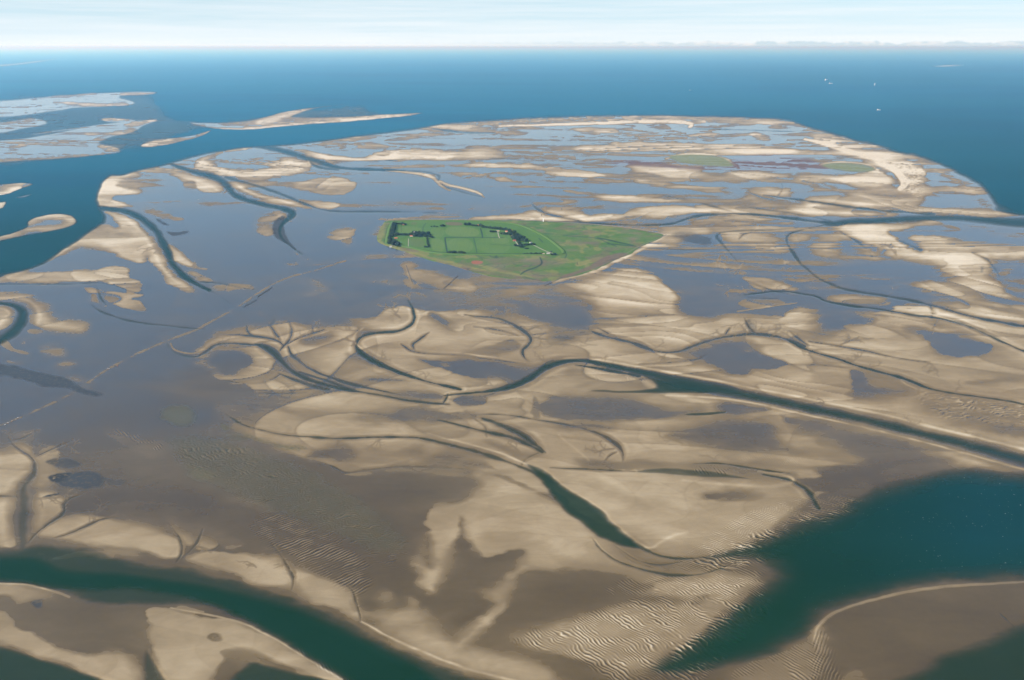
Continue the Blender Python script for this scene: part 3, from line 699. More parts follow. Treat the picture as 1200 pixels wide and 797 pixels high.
C .4 ; 985,272,3 1000,280,3 1015,290,4 1022,302,4 1028,310,2
S .5 4 ; 1000,285 1018,290 1027,305 1015,300
C 1.0 ; 972,262,3 945,268,3 925,273,4 920,280,4 928,295,4 940,310,4 955,323,4 975,334,4 997,341,4 1037,347,4 1083,355,4 1130,369,4 1200,383,4 1422,420,4
C 1.5 ; 860,348,1.5 895,342,2 920,341,2 945,345,3 958,347,3 968,354,3 1000,358,4 1050,366,4 1090,371,5 1120,376,5 1150,388,4 1175,400,4 1200,412,4 1422,490,6
C .5 ; 1090,356,4 1094,366,5 1092,372,4
S .14 3 ; 955,348 975,343 965,352
S .82 4 ; 966,349 1000,345 1047,352 1038,361 1000,357
S .85 4 ; 1040,359 1070,358 1100,366 1085,370 1050,364
S .5 5 ; 930,328 965,325 1000,340 960,340
S .85 6 ; 918,370 928,362 945,359 958,364 962,378 948,391 926,387
S .14 6 ; 950,357 980,361 1040,374 1000,380 975,390 955,391 958,372
S .6 3 ; 1000,364 1050,372 1035,374 1005,368
S .14 6 ; 1050,380 1120,391 1168,405 1160,415 1125,422 1105,421 1088,402
S .7 3 ; 1075,370 1110,378 1130,388 1095,384
S .3 4 ; 1150,352 1200,360 1422,400 1422,390 1200,350
S .3 4 ; 1100,345 1130,355 1200,372 1422,415 1422,408 1200,366
s .95 1.5 ; 1090,368,2 1130,379,3 1170,397,3 1200,408,2
S .55 6 ; 480,151 540,143 620,137 700,134 800,134 900,138 932,142 925,147 880,146 800,142 700,142 620,146 560,151 520,155
s 1.25 2 ; 585,148,1.5 620,147,2.5 680,145,3.5 740,143,4 790,142,4 812,145,5 808,149,3
s .7 1.5 ; 690,140,1 800,139,1.5 900,142,2 930,144,2
S .75 3 ; 482,149 500,146 540,150 600,154 625,157 590,160 545,157 510,153
S .75 3 ; 688,150 720,150 730,155 700,158 668,153
S .6 3 ; 690,138 760,135 860,137 760,138
S .8 3 ; 880,143 915,141 928,145 900,147
S .65 4 ; 545,172 570,171 585,178 575,185 550,186 538,180
S .72 4 ; 670,174 690,171 730,166 800,166 860,170 932,172 932,182 860,179 800,176 740,176 700,177
S .72 5 ; 540,194 560,191 620,193 680,199 720,207 700,209 650,204 600,198
S .55 5 ; 528,203 570,205 625,216 580,213
s .95 2 ; 452,200,1.5 490,203,3 506,207,4 513,213,4 517,218,3 527,223,2
s .95 2 ; 515,212,2 524,217,3 545,221,2.5 562,226,2 567,231,1
C .7 ; 470,200,3 500,201,4 517,207,5 512,212,4 520,219,3 545,226,2 565,231,2
S .88 4 ; 548,255 600,251 642,245 682,247 692,257 620,257 580,258
S .75 4 ; 425,259 470,255 530,250 550,255 480,259
S .45 4 ; 600,243 640,236 690,237 650,243
S .6 4 ; 650,222 690,224 742,232 690,231
S .70 5 ; 738,190 780,193 815,199 818,206 785,207 765,203 745,199
S .6 4 ; 738,210 780,214 830,219 875,228 820,225 770,219
S .7 4 ; 688,228 750,231 812,234 780,238 720,236
S .75 4 ; 728,253 745,246 780,238 832,246 845,250 800,251 750,254
S .75 4 ; 640,259 690,254 765,250 700,259
S .6 4 ; 798,240 870,244 925,250 860,252
S .65 4 ; 800,258 850,253 890,254 935,261 880,263 830,262
S .7 4 ; 848,200 900,202 935,204 900,210 860,208
S .75 4 ; 868,225 910,221 930,228 900,233
S .6 4 ; 800,160 830,157 850,160 820,163
S .7 3 ; 875,157 890,156 905,164 895,166
S .75 4 ; 768,271 800,267 832,269 820,276 790,275
S .7 5 ; 838,276 870,274 910,279 922,296 900,292 870,283
S .8 4 ; 775,277 800,279 796,288 770,291 745,293
S .45 4 ; 755,286 780,280 790,284 770,288
B 1 9 ; 690,190 760,186 800,196 850,194 868,182 935,181 965,192 980,200 930,201 880,200 820,199 760,196
V .95 5 ; 782,183 800,181 842,183 858,191 863,196 830,195 795,190
V .95 5 ; 962,193 985,190 1020,194 1029,200 1003,203 975,198
s .85 2.5 ; 781,186,2 800,180,2 842,182,2 862,193,3 866,197,2
s .9 2 ; 962,193,2 985,189,2 1022,193,2 1030,200,2
S .85 6 ; 943,159 990,167 1040,178 1085,194 1090,215 1082,236 1060,241 1030,238 1000,229 1000,223 1050,227 1062,216 1047,201 1010,186
S .85 5 ; 1030,200 1045,206 1052,222 1000,222 955,214 930,206 990,208
s 1.3 2.5 ; 943,163,3 965,168,5 985,174,6 1003,180,6 1020,184,5 1036,193,6 1050,200,7 1058,208,8 1062,216,8 1055,221,5
S .85 4 ; 998,225 1050,231 1088,236 1045,239 1000,233
S .14 4 ; 960,212 1000,219 1040,226 1075,230 1030,230 985,222
S .75 4 ; 966,228 1010,234 1045,240 1000,244 935,240
S .8 4 ; 920,246 960,240 1000,247 1070,252 990,252 940,252
D .15 16 ; 1060,180 1085,184 1122,199 1152,217 1172,243 1150,247 1090,248 1075,215
S .20 8 ; 1086,190 1115,203 1140,217 1152,230 1158,244 1130,246 1090,245 1085,235 1090,215
S .5 7 ; 932,142 985,160 1042,176 1112,203 1138,217 1152,232 1158,243 1150,243 1135,225 1085,195 1035,179 985,166 940,152
S .9 4 ; 1058,246 1120,246 1160,247 1193,251 1150,252 1100,250
D 3 14 ; 960,262 985,255 1030,253 1080,250 1130,251 1190,253 1422,262 1422,280 1200,269 1160,264 1120,259 1060,262 1010,265 985,267 970,267
C 1.5 ; 595,258,1.5 640,259,2 690,262,3 750,264,3.5 788,263,3 800,258,4 812,254,4 835,251,3.5 865,249.5,3.5 905,253,4 940,258,5 982,262,6
C 1.2 ; 895,229,1.5 950,236,3 980,240,3 1010,244,4 1050,248,4 1095,251,4
C .6 ; 765,227,1.5 800,233,2.5 830,240,3 862,249,2
C .5 ; 838,237,1.5 900,246,2 940,252,2.5 975,259,2
C .7 ; 935,267,2 900,270,3 870,270,3 845,272,3 838,277,4 845,285,4 855,295,3 865,308,2
C .5 ; 882,272,2 870,275,3 866,281,2
C .5 ; 622,238,1 627,244,3 640,250,3.5 655,254,3.5 675,258,3.5 690,262,2
C .4 ; 750,291,1.5 800,293,2.5 850,292,1.5
K .5 7 ; 785,272 810,270 838,280 830,290 805,286
C .4 ; 915,211,2 918,222,3 912,229,2
C .4 ; 870,222,1 895,233,2 925,237,1.5
C .6 ; 540,186,1.5 580,185,2 610,188,1.5
C .9 ; 495,148,3 520,153,3 550,156,3 580,156,1.5
C .6 ; 680,167,1.5 720,170,1.5
C .7 ; 800,151,1.5 860,152,2.5 950,155,2
S .5 6 ; 438,268 450,258 470,256 520,257 460,259 448,276 434,276
S .45 4 ; 468,309 478,305 502,317 522,326 536,333 515,340 500,332 480,326
S .62 3 ; 523,339 545,329 562,342 530,341
S .45 4 ; 475,325 485,335 510,340 530,342 500,341 480,338
S .4 4 ; 585,341 625,337 622,342 590,343
s .85 3 ; 648,331,3 680,322,4 700,317,5 725,305,4 745,295,3 765,286,2.5 781,276,2
s .55 2 ; 476,310,2 480,325,3 486,337,2
'''

rd = random.Random(3)
def dendrite(u, v, ang, L, w, lev=0):
    pts = [(u, v, w)]; a = ang; n = 5; forks = []
    for i in range(n):
        a += rd.uniform(-.38, .38); u += math.cos(a)*L/n; v -= math.sin(a)*L/n*.62; pts.append((u, v, w*(1-.75*(i+1)/n)+.25))
        if lev < 2: forks.append((u, v, a))
    F.stroke('S', (.28, .36, .44)[lev], (2.6, 2.1, 1.8)[lev], pts)
    for (x, y, b) in forks:
        if rd.random() < (.75 if lev == 0 else .5): dendrite(x, y, b+rd.choice((-1, 1))*rd.uniform(.5, 1.1), L*rd.uniform(.35, .6), w*.62, lev+1)
HEADS = '''337,378,80,22 318,383,110,20 366,384,70,20 292,384,120,18 345,398,30,26 480,352,95,26 470,372,150,22 420,388,160,18 575,371,60,18 590,373,80,18 600,379,50,16 622,395,5,30 615,388,30,18
885,392,95,26 880,392,130,26 905,394,60,20 930,398,130,24 855,393,140,16 985,404,20,26 950,345,160,36 880,345,170,34 900,350,150,30 1050,300,120,22 1020,305,70,18
40,533,60,22 12,515,80,26 60,530,30,30 76,592,80,26 100,616,15,34 120,608,30,24 40,585,20,30 206,622,120,22 232,630,60,20 226,642,20,18 345,672,110,22 330,648,140,22 418,700,110,20 720,526,170,24 553,488,150,14 610,530,140,22
200,403,170,20 240,412,30,26 120,352,70,20 210,320,40,22 345,295,300,26 285,498,150,26 640,252,120,18 900,270,150,20 850,295,230,26 700,405,170,24 760,409,20,22 1085,424,340,24 640,425,120,18 1010,433,30,20 690,505,100,20 800,520,120,30 850,545,150,26 520,490,160,26 450,512,240,24 400,514,230,30 560,533,250,22 700,432,60,18 960,484,70,22 900,470,110,20 1050,504,60,24 1130,522,70,24 580,458,110,18 500,447,110,18 440,427,40,18 420,400,170,22 385,452,250,20 350,448,230,24 780,414,250,18 930,402,300,24 1000,428,80,20 1120,462,70,18 1000,358,250,24 1100,372,250,22 1040,347,80,20 940,310,200,20 870,308,260,24 330,260,20,22 270,225,200,26 195,295,170,20 300,665,110,16 60,655,100,14'''
def heads():
    for t in HEADS.split():
        u, v, a, L = map(float, t.split(',')); dendrite(u, v, R(a), L, 2.0 if v > 330 else 1.5)
POST = []
for ln in DATA.strip().splitlines():
    head, pts = ln.split(';'); h = head.split(); pts = P(pts)
    if h[0] in 'DS': F.poly(h[0], float(h[1]), float(h[2]), pts, bias=.15 if h[0] == 'D' and float(h[1]) > .6 else .5)
    elif h[0] in 'GKBV': F.poly(h[0], float(h[1]), float(h[2])*(2.2 if h[0] == 'G' else 1), pts, mode='max')
    elif h[0] in 'sk':
        if h[0] == 's': POST.append((float(h[1]), float(h[2]), pts))
        F.stroke('S' if h[0] == 's' else 'K', float(h[1]), float(h[2]), pts, mode='lerp' if h[0] == 's' else 'max')
    elif h[0] == 'C':
        d = float(h[1]); F.channel(d, pts, rim=.22 if d >= 1.5 else .10)
heads()
S, D = F.f['S'], F.f['D']
def blur(a, ru, rv):
    for _ in range(2):
        for ax, r_ in ((1, ru), (0, rv)):
            p = np.pad(a, [(r_+1, r_) if k == ax else (0, 0) for k in (0, 1)], mode='edge'); c = np.cumsum(p, axis=ax, dtype=np.float64)
            a = ((c[:, 2*r_+1:]-c[:, :-2*r_-1]) if ax else (c[2*r_+1:]-c[:-2*r_-1]))/(2*r_+1)
    return a.astype(np.float32)
# drying haloes: sand near mud is damper, mud near sand is drier, unevenly
b1, b2 = blur(np.clip(S, 0, 1), 20, 6), blur(np.clip(S, 0, 1), 52, 20)
halo = b1+(b2-b1)*np.clip((F.V-330)/250, 0, .8)
kh = np.clip(1.5*vnoise(F.U/90, F.V/34, 16, 4)-.30, .06, .62)*np.clip((F.V-170)/260, .15, 1)
kh = kh*np.where((S < .3) & (F.V < 460), .25, 1)
S += (halo-np.clip(S, 0, 1))*kh*np.clip(1.6-np.abs(S-.55)*.6, 0, 1)
gx, gy = F.gx, F.gy
# fine streaks of the tide left across the far flats, and cloudy patches everywhere
far = np.clip((430-F.V)/180, 0, 1)
st = vnoise(gx/1500+gy/3000, gy/420+1.3*vnoise(gx/1900, gy/1300, 5, 3), 21, 5)-.5; st = .33*np.tanh(5.5*st)
st += (.11+.05*np.clip((F.U-500)/400, 0, 1))*np.clip((F.U-330)/200, 0, 1)*np.clip((S-.02)*8, 0, 1)
calm = 1-.75*np.clip((470-F.U)/140, 0, 1)*np.clip((F.V-215)/60, 0, 1)
S += far*st*.75*np.clip((F.V-130)/30, .3, 1)*calm
for v_, f_, p_ in POST:
    ww, dd, hh = F.stroke_d(p_, 1.25, f_); t = np.clip(.5-dd/f_, 0, 1); S[ww] += (v_-S[ww])*t*t*(3-2*t)*np.clip(2.6*vnoise(F.U[ww]/24, F.V[ww]/15, 77, 3)-.75, .12, .8)
wx, wy = vnoise(gx/520, gy/520, 41, 3)-.5, vnoise(gx/520, gy/520, 42, 3)-.5
fl = vnoise((gx+900*wx)/420, (gy+900*wy)/120, 43, 5)-.5
# overlapping sand lobes: one side cut sharp by the ebb, the other fading into the mud
def lobes(sx, sy, seed, n, wrp):
    q1, q2 = vnoise(gx/(sx*1.6), gy/(sy*2.2), seed, 2)-.5, vnoise(gx/(sx*1.3), gy/(sy*1.8), seed+1, 2)-.5
    ph = n*vnoise(gx/sx+wrp*q1, gy/sy+wrp*q2+gx/(sx*5), seed+2, 2); fr_ = ph-np.floor(ph)
    edge_ = np.exp(-(np.minimum(fr_, 1-fr_)/.03)**2)
    amt = np.clip(3.0*vnoise(gx/(sx*1.1), gy/(sy*1.1), seed+3, 3)-.85, 0, 1)
    return (fr_-.5)*amt, edge_*amt
l1, e1 = lobes(1500, 800, 61, 7, 1.6); l2, e2 = lobes(620, 420, 71, 6, 1.4); l3, e3 = lobes(3600, 1500, 81, 11, 1.8)
mid = np.clip((F.V-250)/80, 0, 1)*np.clip((600-F.V)/150, .12, 1); dry = np.clip((S-.12)/.5, .10, 1); fa = np.clip((380-F.V)/120, 0, 1)*calm
S += mid*dry*(.44*l1-.30*e1+.25*l2-.15*e2)+fa*(.60*l3-.36*e3+.3*l1-.15*e1)*np.clip(S/.2, .3, 1)
S += ((vnoise(gx/170, gy/170, 22, 5)-.5)*.22+fl*(.34-.12*np.clip((F.V-560)/120, 0, 1)))*np.clip(S/.35, .22, 1)
S += .10*(vnoise(gx/420+.3*vnoise(gx/300, gy/300, 9, 2), gy/420, 23, 4)-.5)
S += .24*np.clip((400-F.V)/120, 0, 1)*np.clip((S-.24)/.2, 0, 1)
np.clip(S, 0, 1.35, out=S)

Zg = .40+.62*np.clip(S, 0, 1.3)-D
Zg += (.05+.2*np.clip((F.V-400)/200, 0, 1))*(vnoise(gx/60, gy/60, 24, 4)-.5)
# megaripples: crest direction, wavelength and height for each field of them
RIP = '''
1.8 50 14 1.4 12 ; 598,750 620,740 660,729 700,716 760,694 800,684 850,672 888,676 900,690 900,712 872,745 845,770 825,805 740,815 690,782 660,766 625,761
3.4 48 20 1.3 12 ; 770,778 800,748 840,722 880,700 905,690 905,715 872,748 835,782 790,802
3.0 35 20 1.3 12 ; 800,656 840,646 880,626 930,606 985,584 1022,584 965,625 905,655 850,674
1.4 48 14 .8 14 ; 705,688 740,676 790,676 830,668 880,662 900,668 880,690 820,702 760,697 715,700
1.6 35 14 .8 14 ; 815,640 850,612 880,596 920,586 955,574 985,600 950,630 900,655 850,672 800,672 780,660
1.4 20 15 .8 10 ; 942,588 975,578 1015,580 995,597 955,604
1.4 52 14 .7 12 ; 850,790 900,770 935,757 958,750 968,775 945,830 850,830
.8 -60 12 .5 9 ; 952,742 968,735 990,800 985,830 945,830
.6 70 11 .3 6 ; 958,733 975,718 1010,704 1060,694 1062,700 1010,716 975,733
2.0 -25 15 1.3 30 ; 200,520 250,512 300,527 350,547 400,572 440,602 475,628 497,655 480,672 440,662 400,642 350,620 300,596 250,572 215,552
1.9 -42 18 .6 20 ; 290,602 330,600 370,618 420,650 440,668 430,700 400,690 370,668 330,650 300,630
.7 60 11 .2 8 ; 345,755 370,765 400,785 420,800 405,803 375,785 350,770
1.2 -40 14 .4 10 ; 128,500 150,505 200,525 190,532 150,515
1.2 62 17 .8 8 ; 690,432 720,434 750,441 775,450 740,453 700,449
1.0 10 19 1.2 14 ; 1068,458 1100,462 1160,470 1215,475 1215,502 1130,496 1088,486
1.3 80 17 .4 6 ; 795,545 845,545 865,557 800,555
.5 85 13 .3 7 ; 860,535 930,533 950,545 900,548 860,542
.5 85 13 .3 5 ; 655,455 690,454 700,462 660,463
.8 10 30 .5 6 ; 1040,190 1075,190 1085,215 1080,238 1055,222 1062,205
.6 80 60 .5 3 ; 480,149 560,142 680,136 690,139 600,147 520,154
'''
for ln in RIP.strip().splitlines():
    head, pts = ln.split(';'); amp, ang, lam, warp, soft = map(float, head.split())
    w, d = F.sdist(P(pts), soft*1.3, 1.5)
    m = np.clip(d/soft+.35, 0, 1); m = m*m*(3-2*m)
    x, y = gx[w], gy[w]
    a = R(ang); lam *= .66; nx, ny = math.sin(a), math.cos(a)          # normal of the crests on the ground
    ph = (x*nx+y*ny)/lam + warp*2.6*(vnoise(x/55, y/55, int(lam*7+ang+200), 3)-.5) + .9*(vnoise(x/230, y/230, int(ang+300), 2)-.5)
    q = ph-np.floor(ph)
    prof = np.where(q < .62, q/.62, (1-q)/.38)
    brk = np.clip(vnoise(x/30, y/30, int(ang+400), 2)*3.0-.8, .15, 1.15)
    h = (prof-.5)*m*brk
    Zg[w] += .85*amp*h
    S[w] += h*.70*min(amp, 2.4)*(.42 if soft > 25 else 1)
    F.f['G'][w] *= np.where(m > .05, np.clip(1.0-h*1.8, 0, 1.6), 1)
np.clip(S, 0, 1.35, out=S)

# teal tint of the open sea and the wide right-hand gully; greener in the inner channels
T = F.f['T']
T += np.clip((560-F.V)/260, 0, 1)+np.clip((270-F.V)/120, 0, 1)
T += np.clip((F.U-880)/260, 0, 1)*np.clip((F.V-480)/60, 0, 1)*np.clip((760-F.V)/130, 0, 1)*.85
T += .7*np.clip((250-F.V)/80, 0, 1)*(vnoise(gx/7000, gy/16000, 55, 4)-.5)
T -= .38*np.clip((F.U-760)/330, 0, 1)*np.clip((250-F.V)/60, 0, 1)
np.clip(T, 0, 2, out=T)
# the ground dips under the island's own sheet
ISLE = P('440,282 442,273 447,264 450,259 470,257.6 540,257.6 600,258 640,259.6 690,262.6 740,267.6 765,272 781,275.5 771,281 757,286 746,292 739,298 726,304 711,312 691,319 666,327 640,331 615,327 590,326 565,323 540,316 510,306 480,298 460,291 447,286')
def sheet(name, mat, xs, ys, zs, mask, attrs):
    """regular grid of ground points as ONE mesh; faces only where mask is set"""
    nr, nc = zs.shape
    idx = np.arange(nr*nc, dtype=np.int32).reshape(nr, nc)
    keep = mask[:-1, :-1] | mask[1:, :-1] | mask[:-1, 1:] | mask[1:, 1:]
    q = np.stack([idx[1:, :-1][keep], idx[1:, 1:][keep], idx[:-1, 1:][keep], idx[:-1, :-1][keep]], 1)
    used = np.zeros(nr*nc, bool); used[q.ravel()] = True
    new = np.cumsum(used, dtype=np.int32)-1
    q = new[q]
    co = np.stack([xs.ravel(), ys.ravel(), zs.ravel()], 1)[used].astype(np.float32)
    me = bpy.data.meshes.new(name)
    me.vertices.add(len(co)); me.vertices.foreach_set('co', co.ravel())
    me.loops.add(q.size); me.loops.foreach_set('vertex_index', q.ravel())
    me.polygons.add(len(q)); me.polygons.foreach_set('loop_start', np.arange(0, q.size, 4, dtype=np.int32))
    me.polygons.foreach_set('use_smooth', np.ones(len(q), bool))
    me.update(calc_edges=True)
    for k, a in attrs.items():
        at = me.attributes.new(k, 'FLOAT', 'POINT'); at.data.foreach_set('value', a.ravel()[used].astype(np.float32))
    me.materials.append(mat)
    o = bpy.data.objects.new(name, me); return link(o)
allm = np.ones(S.shape, bool)
M_ground, M_water, M_isle = ground_material(), water_material(), island_material()
tag(sheet('tidal_flat_ground', M_ground, gx, gy, Zg, allm, dict(sand=S, silt_sky_tint=np.clip((500-F.V+190*(vnoise(gx/650, gy/650, 88, 4)-.5))/60, 0, 1)*np.clip(.45+1.3*vnoise(gx/900, gy/900, 89, 4), .5, 1), weed=F.f['G'], mussel=F.f['K'], heath=F.f['B'], grass=F.f['V'])),  # silt tone grows with distance, in patches, to imitate the cool sky tint
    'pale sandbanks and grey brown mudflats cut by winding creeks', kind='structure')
tag(sheet('sea_water', M_water, gx, gy, np.zeros_like(Zg), Zg < .12, dict(depth=np.clip(-Zg, 0, 20), teal=T)),
    'green to deep blue water of the sea and the tidal channels', kind='structure')
print('flats', S.shape, flush=True)

# ------------------------------------------------------------------ the island: grass polder inside a dyke, salt marsh around it
E = Fields(np.arange(434, 788, .5), np.arange(254, 337, .4), warp=.35)
E.rag *= 1.3
for k in ('polder', 'brown', 'ditch', 'straw', 'heath', 'parcel', 'S', 'D'): E.new(k)
w, isd = E.sdist(ISLE, 60, 3.0); isd = isd+.55*E.rag[w]*np.clip((E.V[w]-262)/30, .1, 1)
full = np.full(E.U.shape, -60.0, np.float32); full[w] = isd
EIL = '''
polder 1 2 ; 454,260.3 470,258.6 540,258.6 590,260 612,263.5 640,275 655,287 668,297 655,299.3 600,299.3 540,299 505,297 478,290 452,284.5
straw .8 4 ; 444,281 450,285 478,293 505,302 540,310 575,318 560,319 530,313 505,304 478,296 450,288 443,284
straw .7 3 ; 560,309 590,317 620,324 645,326 620,326 590,321 560,313
straw .8 3 ; 672,309 690,304 708,300 706,305 690,309 676,314
straw .8 4 ; 441,276 447,265 451,260 451,270 447,282 442,281
brown .5 3 ; 505,303 530,311 560,317 600,322 640,329 620,330 590,325 560,321 530,316
brown .4 4 ; 575,303 600,301 618,306 600,312 570,308
brown .9 4 ; 700,307 712,300 726,296 738,297 725,304 700,314 670,324 650,328 655,325 685,315
brown .25 4 ; 620,303 650,305 668,302 660,312 630,318 610,312
brown .25 4 ; 655,285 690,280 705,284 680,289
brown .8 2 ; 522,260.5 542,260.8 544,265 522,264.5
brown .35 2 ; 482,260.5 489,260.5 488,264 481,264
brown .25 2 ; 478,280 497,280 498,291 480,289
parcel .7 1 ; 523,280 553,279 556,296.5 526,296
parcel .4 1 ; 556,279.5 598,280 598,297 560,296.5
parcel .8 1 ; 577,279 596,279 598,286 578,286
parcel .5 1 ; 504,267 521,267 521,278 506,278
parcel .9 1 ; 522,266 542,266 560,268 562,278 522,278
parcel .6 1 ; 466,265 494,266 494,272 466,274
parcel .7 1 ; 503,280 520,280 522,296 505,294
parcel .5 1 ; 568,269 582,271 582,278 569,278
heath .9 2 ; 552,306 560,305.5 567,307 563,310 553,310
'''
for ln in EIL.strip().splitlines():
    head, pts = ln.split(';'); n_, v_, f_ = head.split(); E.poly(n_, float(v_), float(f_), P(pts), 2.5)
DIT = '''
.8 ; 522,278.5,.6 540,278.3 560,278.5 590,279,.4
.8 ; 521.5,279,.8 523,288 524,296,.8
.5 ; 555,279,.6 558,290 559,297,.6
.8 ; 563,268,.8 564.5,273 565.5,279,.8
.6 ; 470,289,.6 505,295.5 540,297.3 600,297.8 650,297.8,.6
.5 ; 499,262,.6 496,266 495.5,272,.6
.4 ; 470,262,.4 470,272,.4
.3 ; 575,287,.5 620,289,.5
.7 ; 700,279,.8 715,282,1.4 728,285,1 742,288,.8
.5 ; 660,276,.6 680,278 700,279 712,285,1 722,289,.8
.6 ; 712,286,1 730,287.5 745,289,.8
.7 ; 633,302,.8 636,309,1.4 628,314,1.2 615,318,1.4 610,322,.8
.5 ; 660,295,1 665,298.5,1 662,303,.8
.5 ; 632,280,1 636,284,1
.4 ; 450,285,.6 452,275,.6 456,263,.6
'''
for ln in DIT.strip().splitlines():
    v_, pts = ln.split(';'); E.stroke('ditch', min(1, float(v_)*1.25), 1.1, [(q[0], q[1], q[2]*1.5+.3) if len(q) > 2 else q for q in P(pts)], 1.6, mode='max')
mar = (1-np.clip(E.f['polder'], 0, 1))
q = vnoise(E.gx/110+vnoise(E.gx/200, E.gy/200, 91, 2)*2, E.gy/160, 92, 3)
E.f['brown'] = np.clip(E.f['brown']+mar*np.clip((q-.58)*6, 0, .5), 0, 1)
q = vnoise(E.gx/320+1.5*vnoise(E.gx/260, E.gy/260, 93, 2), E.gy/420, 94, 2)*5; q = np.abs(q-np.round(q))
E.f['ditch'] = np.maximum(E.f['ditch'], mar*.75*np.exp(-(q/.045)**2)*np.clip(3*vnoise(E.gx/150, E.gy/150, 95, 2)-1.2, 0, 1))
E.f['straw'] = np.clip(E.f['straw']+mar*np.clip((vnoise(E.gx/90, E.gy/140, 96, 3)-.6)*5, 0, .6), 0, 1)
ez = -1.2+3.4*np.clip(full/3.0+.35, 0, 1)
ez = ez+.5*(vnoise(E.gx/40, E.gy/40, 31, 4)-.5)+.4*E.f['polder']-.5*E.f['ditch']
tag(sheet('island_ground', M_isle, E.gx, E.gy, ez, full > -2.2, {k: E.f[k] for k in ('polder', 'brown', 'ditch', 'straw', 'heath', 'parcel')}),
    'low green island of striped meadows and salt marsh among the mudflats', kind='structure')

def strip(name, mat, path, prof, label, zbase=2.2, n=3):
    """a ridge or road: profile (offset, height) swept along ground points"""
    p = chaikin(np.array([G(*q)[:2] for q in path]), False, n); t = np.gradient(p, axis=0); t /= np.linalg.norm(t, axis=1)[:, None]
    nn = np.stack([-t[:, 1], t[:, 0]], 1); vs_, fs_ = [], []; k = len(prof)
    for i in range(len(p)):
        for o_, h_ in prof: vs_.append((p[i, 0]+nn[i, 0]*o_, p[i, 1]+nn[i, 1]*o_, zbase+h_))
    for i in range(len(p)-1):
        for j in range(k-1): fs_.append((i*k+j, i*k+j+1, (i+1)*k+j+1, (i+1)*k+j))
    me = bpy.data.meshes.new(name); me.from_pydata(vs_, [], fs_); me.materials.append(mat); me.update(); me.shade_smooth()
    return tag(link(bpy.data.objects.new(name, me)), label, kind='structure')
m = MN('dyke_turf'); M_dyke = m.done(m.principled(m.mix(m.noise(.02, 4), (.050, .108, .020), (.080, .128, .028)), .9, spec=.15))
m = MN('pale_paving'); M_road = m.done(m.principled(m.mix(m.noise(.05, 3), (.26, .23, .19), (.36, .32, .27)), .85))
m = MN('stone_revetment'); M_stone = m.done(m.principled(m.mix(m.noise(.12, 4), (.10, .088, .072), (.20, .18, .15)), .85, m.bump(m.noise(.5, 3), .6, .6)))
DYK = [(-17, 0), (-5, 5.6), (-2, 6.2), (2, 6.2), (5, 5.6), (17, 0)]
strip('dyke', M_dyke, P('453,286 455,275 458.5,262 464,259.6 500,258.9 540,259 585,260.6 606,263 622,269 640,278 652,287 664,297.4 650,299.2 600,299 540,298.8 506,296.9 478,289.8 453,286'), DYK, 'grass dyke ringing the bright green meadows')
strip('farm_road', M_road, P('460,261.4 458,267 455.5,276 453.7,284 457,287.6 470,288.6 490,292.5'), [(-4.5, -.5), (-4, .25), (4, .25), (4.5, -.5)], 'pale road along the inner foot of the western dyke', 2.9)
strip('farm_road', M_road, P('583.5,272 584,276 585.5,279.5'), [(-3.5, -.5), (-3, .25), (3, .25), (3.5, -.5)], 'short pale drive leading to the white farmhouse', 2.8)
strip('farm_road', M_road, P('603.5,282.5 605.5,285 607.5,288'), [(-3.5, -.5), (-3, .25), (3, .25), (3.5, -.5)], 'short pale drive below the red roofed farmhouse', 2.8)
strip('farm_road', M_road, P('622,286 630,290 638,294 646,297 655,298'), [(-3, -.5), (-2.5, .25), (2.5, .25), (3, -.5)], 'pale lane along the foot of the eastern dyke', 2.8)
strip('farm_road', M_road, P('478.8,280 478.6,285 478.4,291'), [(-2.5, -.5), (-2, .25), (2, .25), (2.5, -.5)], 'straight lane from the lighthouse grove to the southern dyke', 2.8)
strip('sea_wall', M_stone, P('735,296.6 745,291 757,285.2 771,280 781,275.2'), [(-6, -2.5), (-2, 1.4), (2, 1.4), (7, -2.5)], 'stone edge of the island along its eastern beach', 1.2)
strip('sea_wall', M_stone, P('781,275 765,271.4 740,267 690,262.2 640,259.2 600,257.6 540,257.3 470,257.3'), [(-5, -2.5), (-2, 1.2), (2, 1.2), (5, -2.5)], 'pale stone edge of the island along its far shore', 1.2)

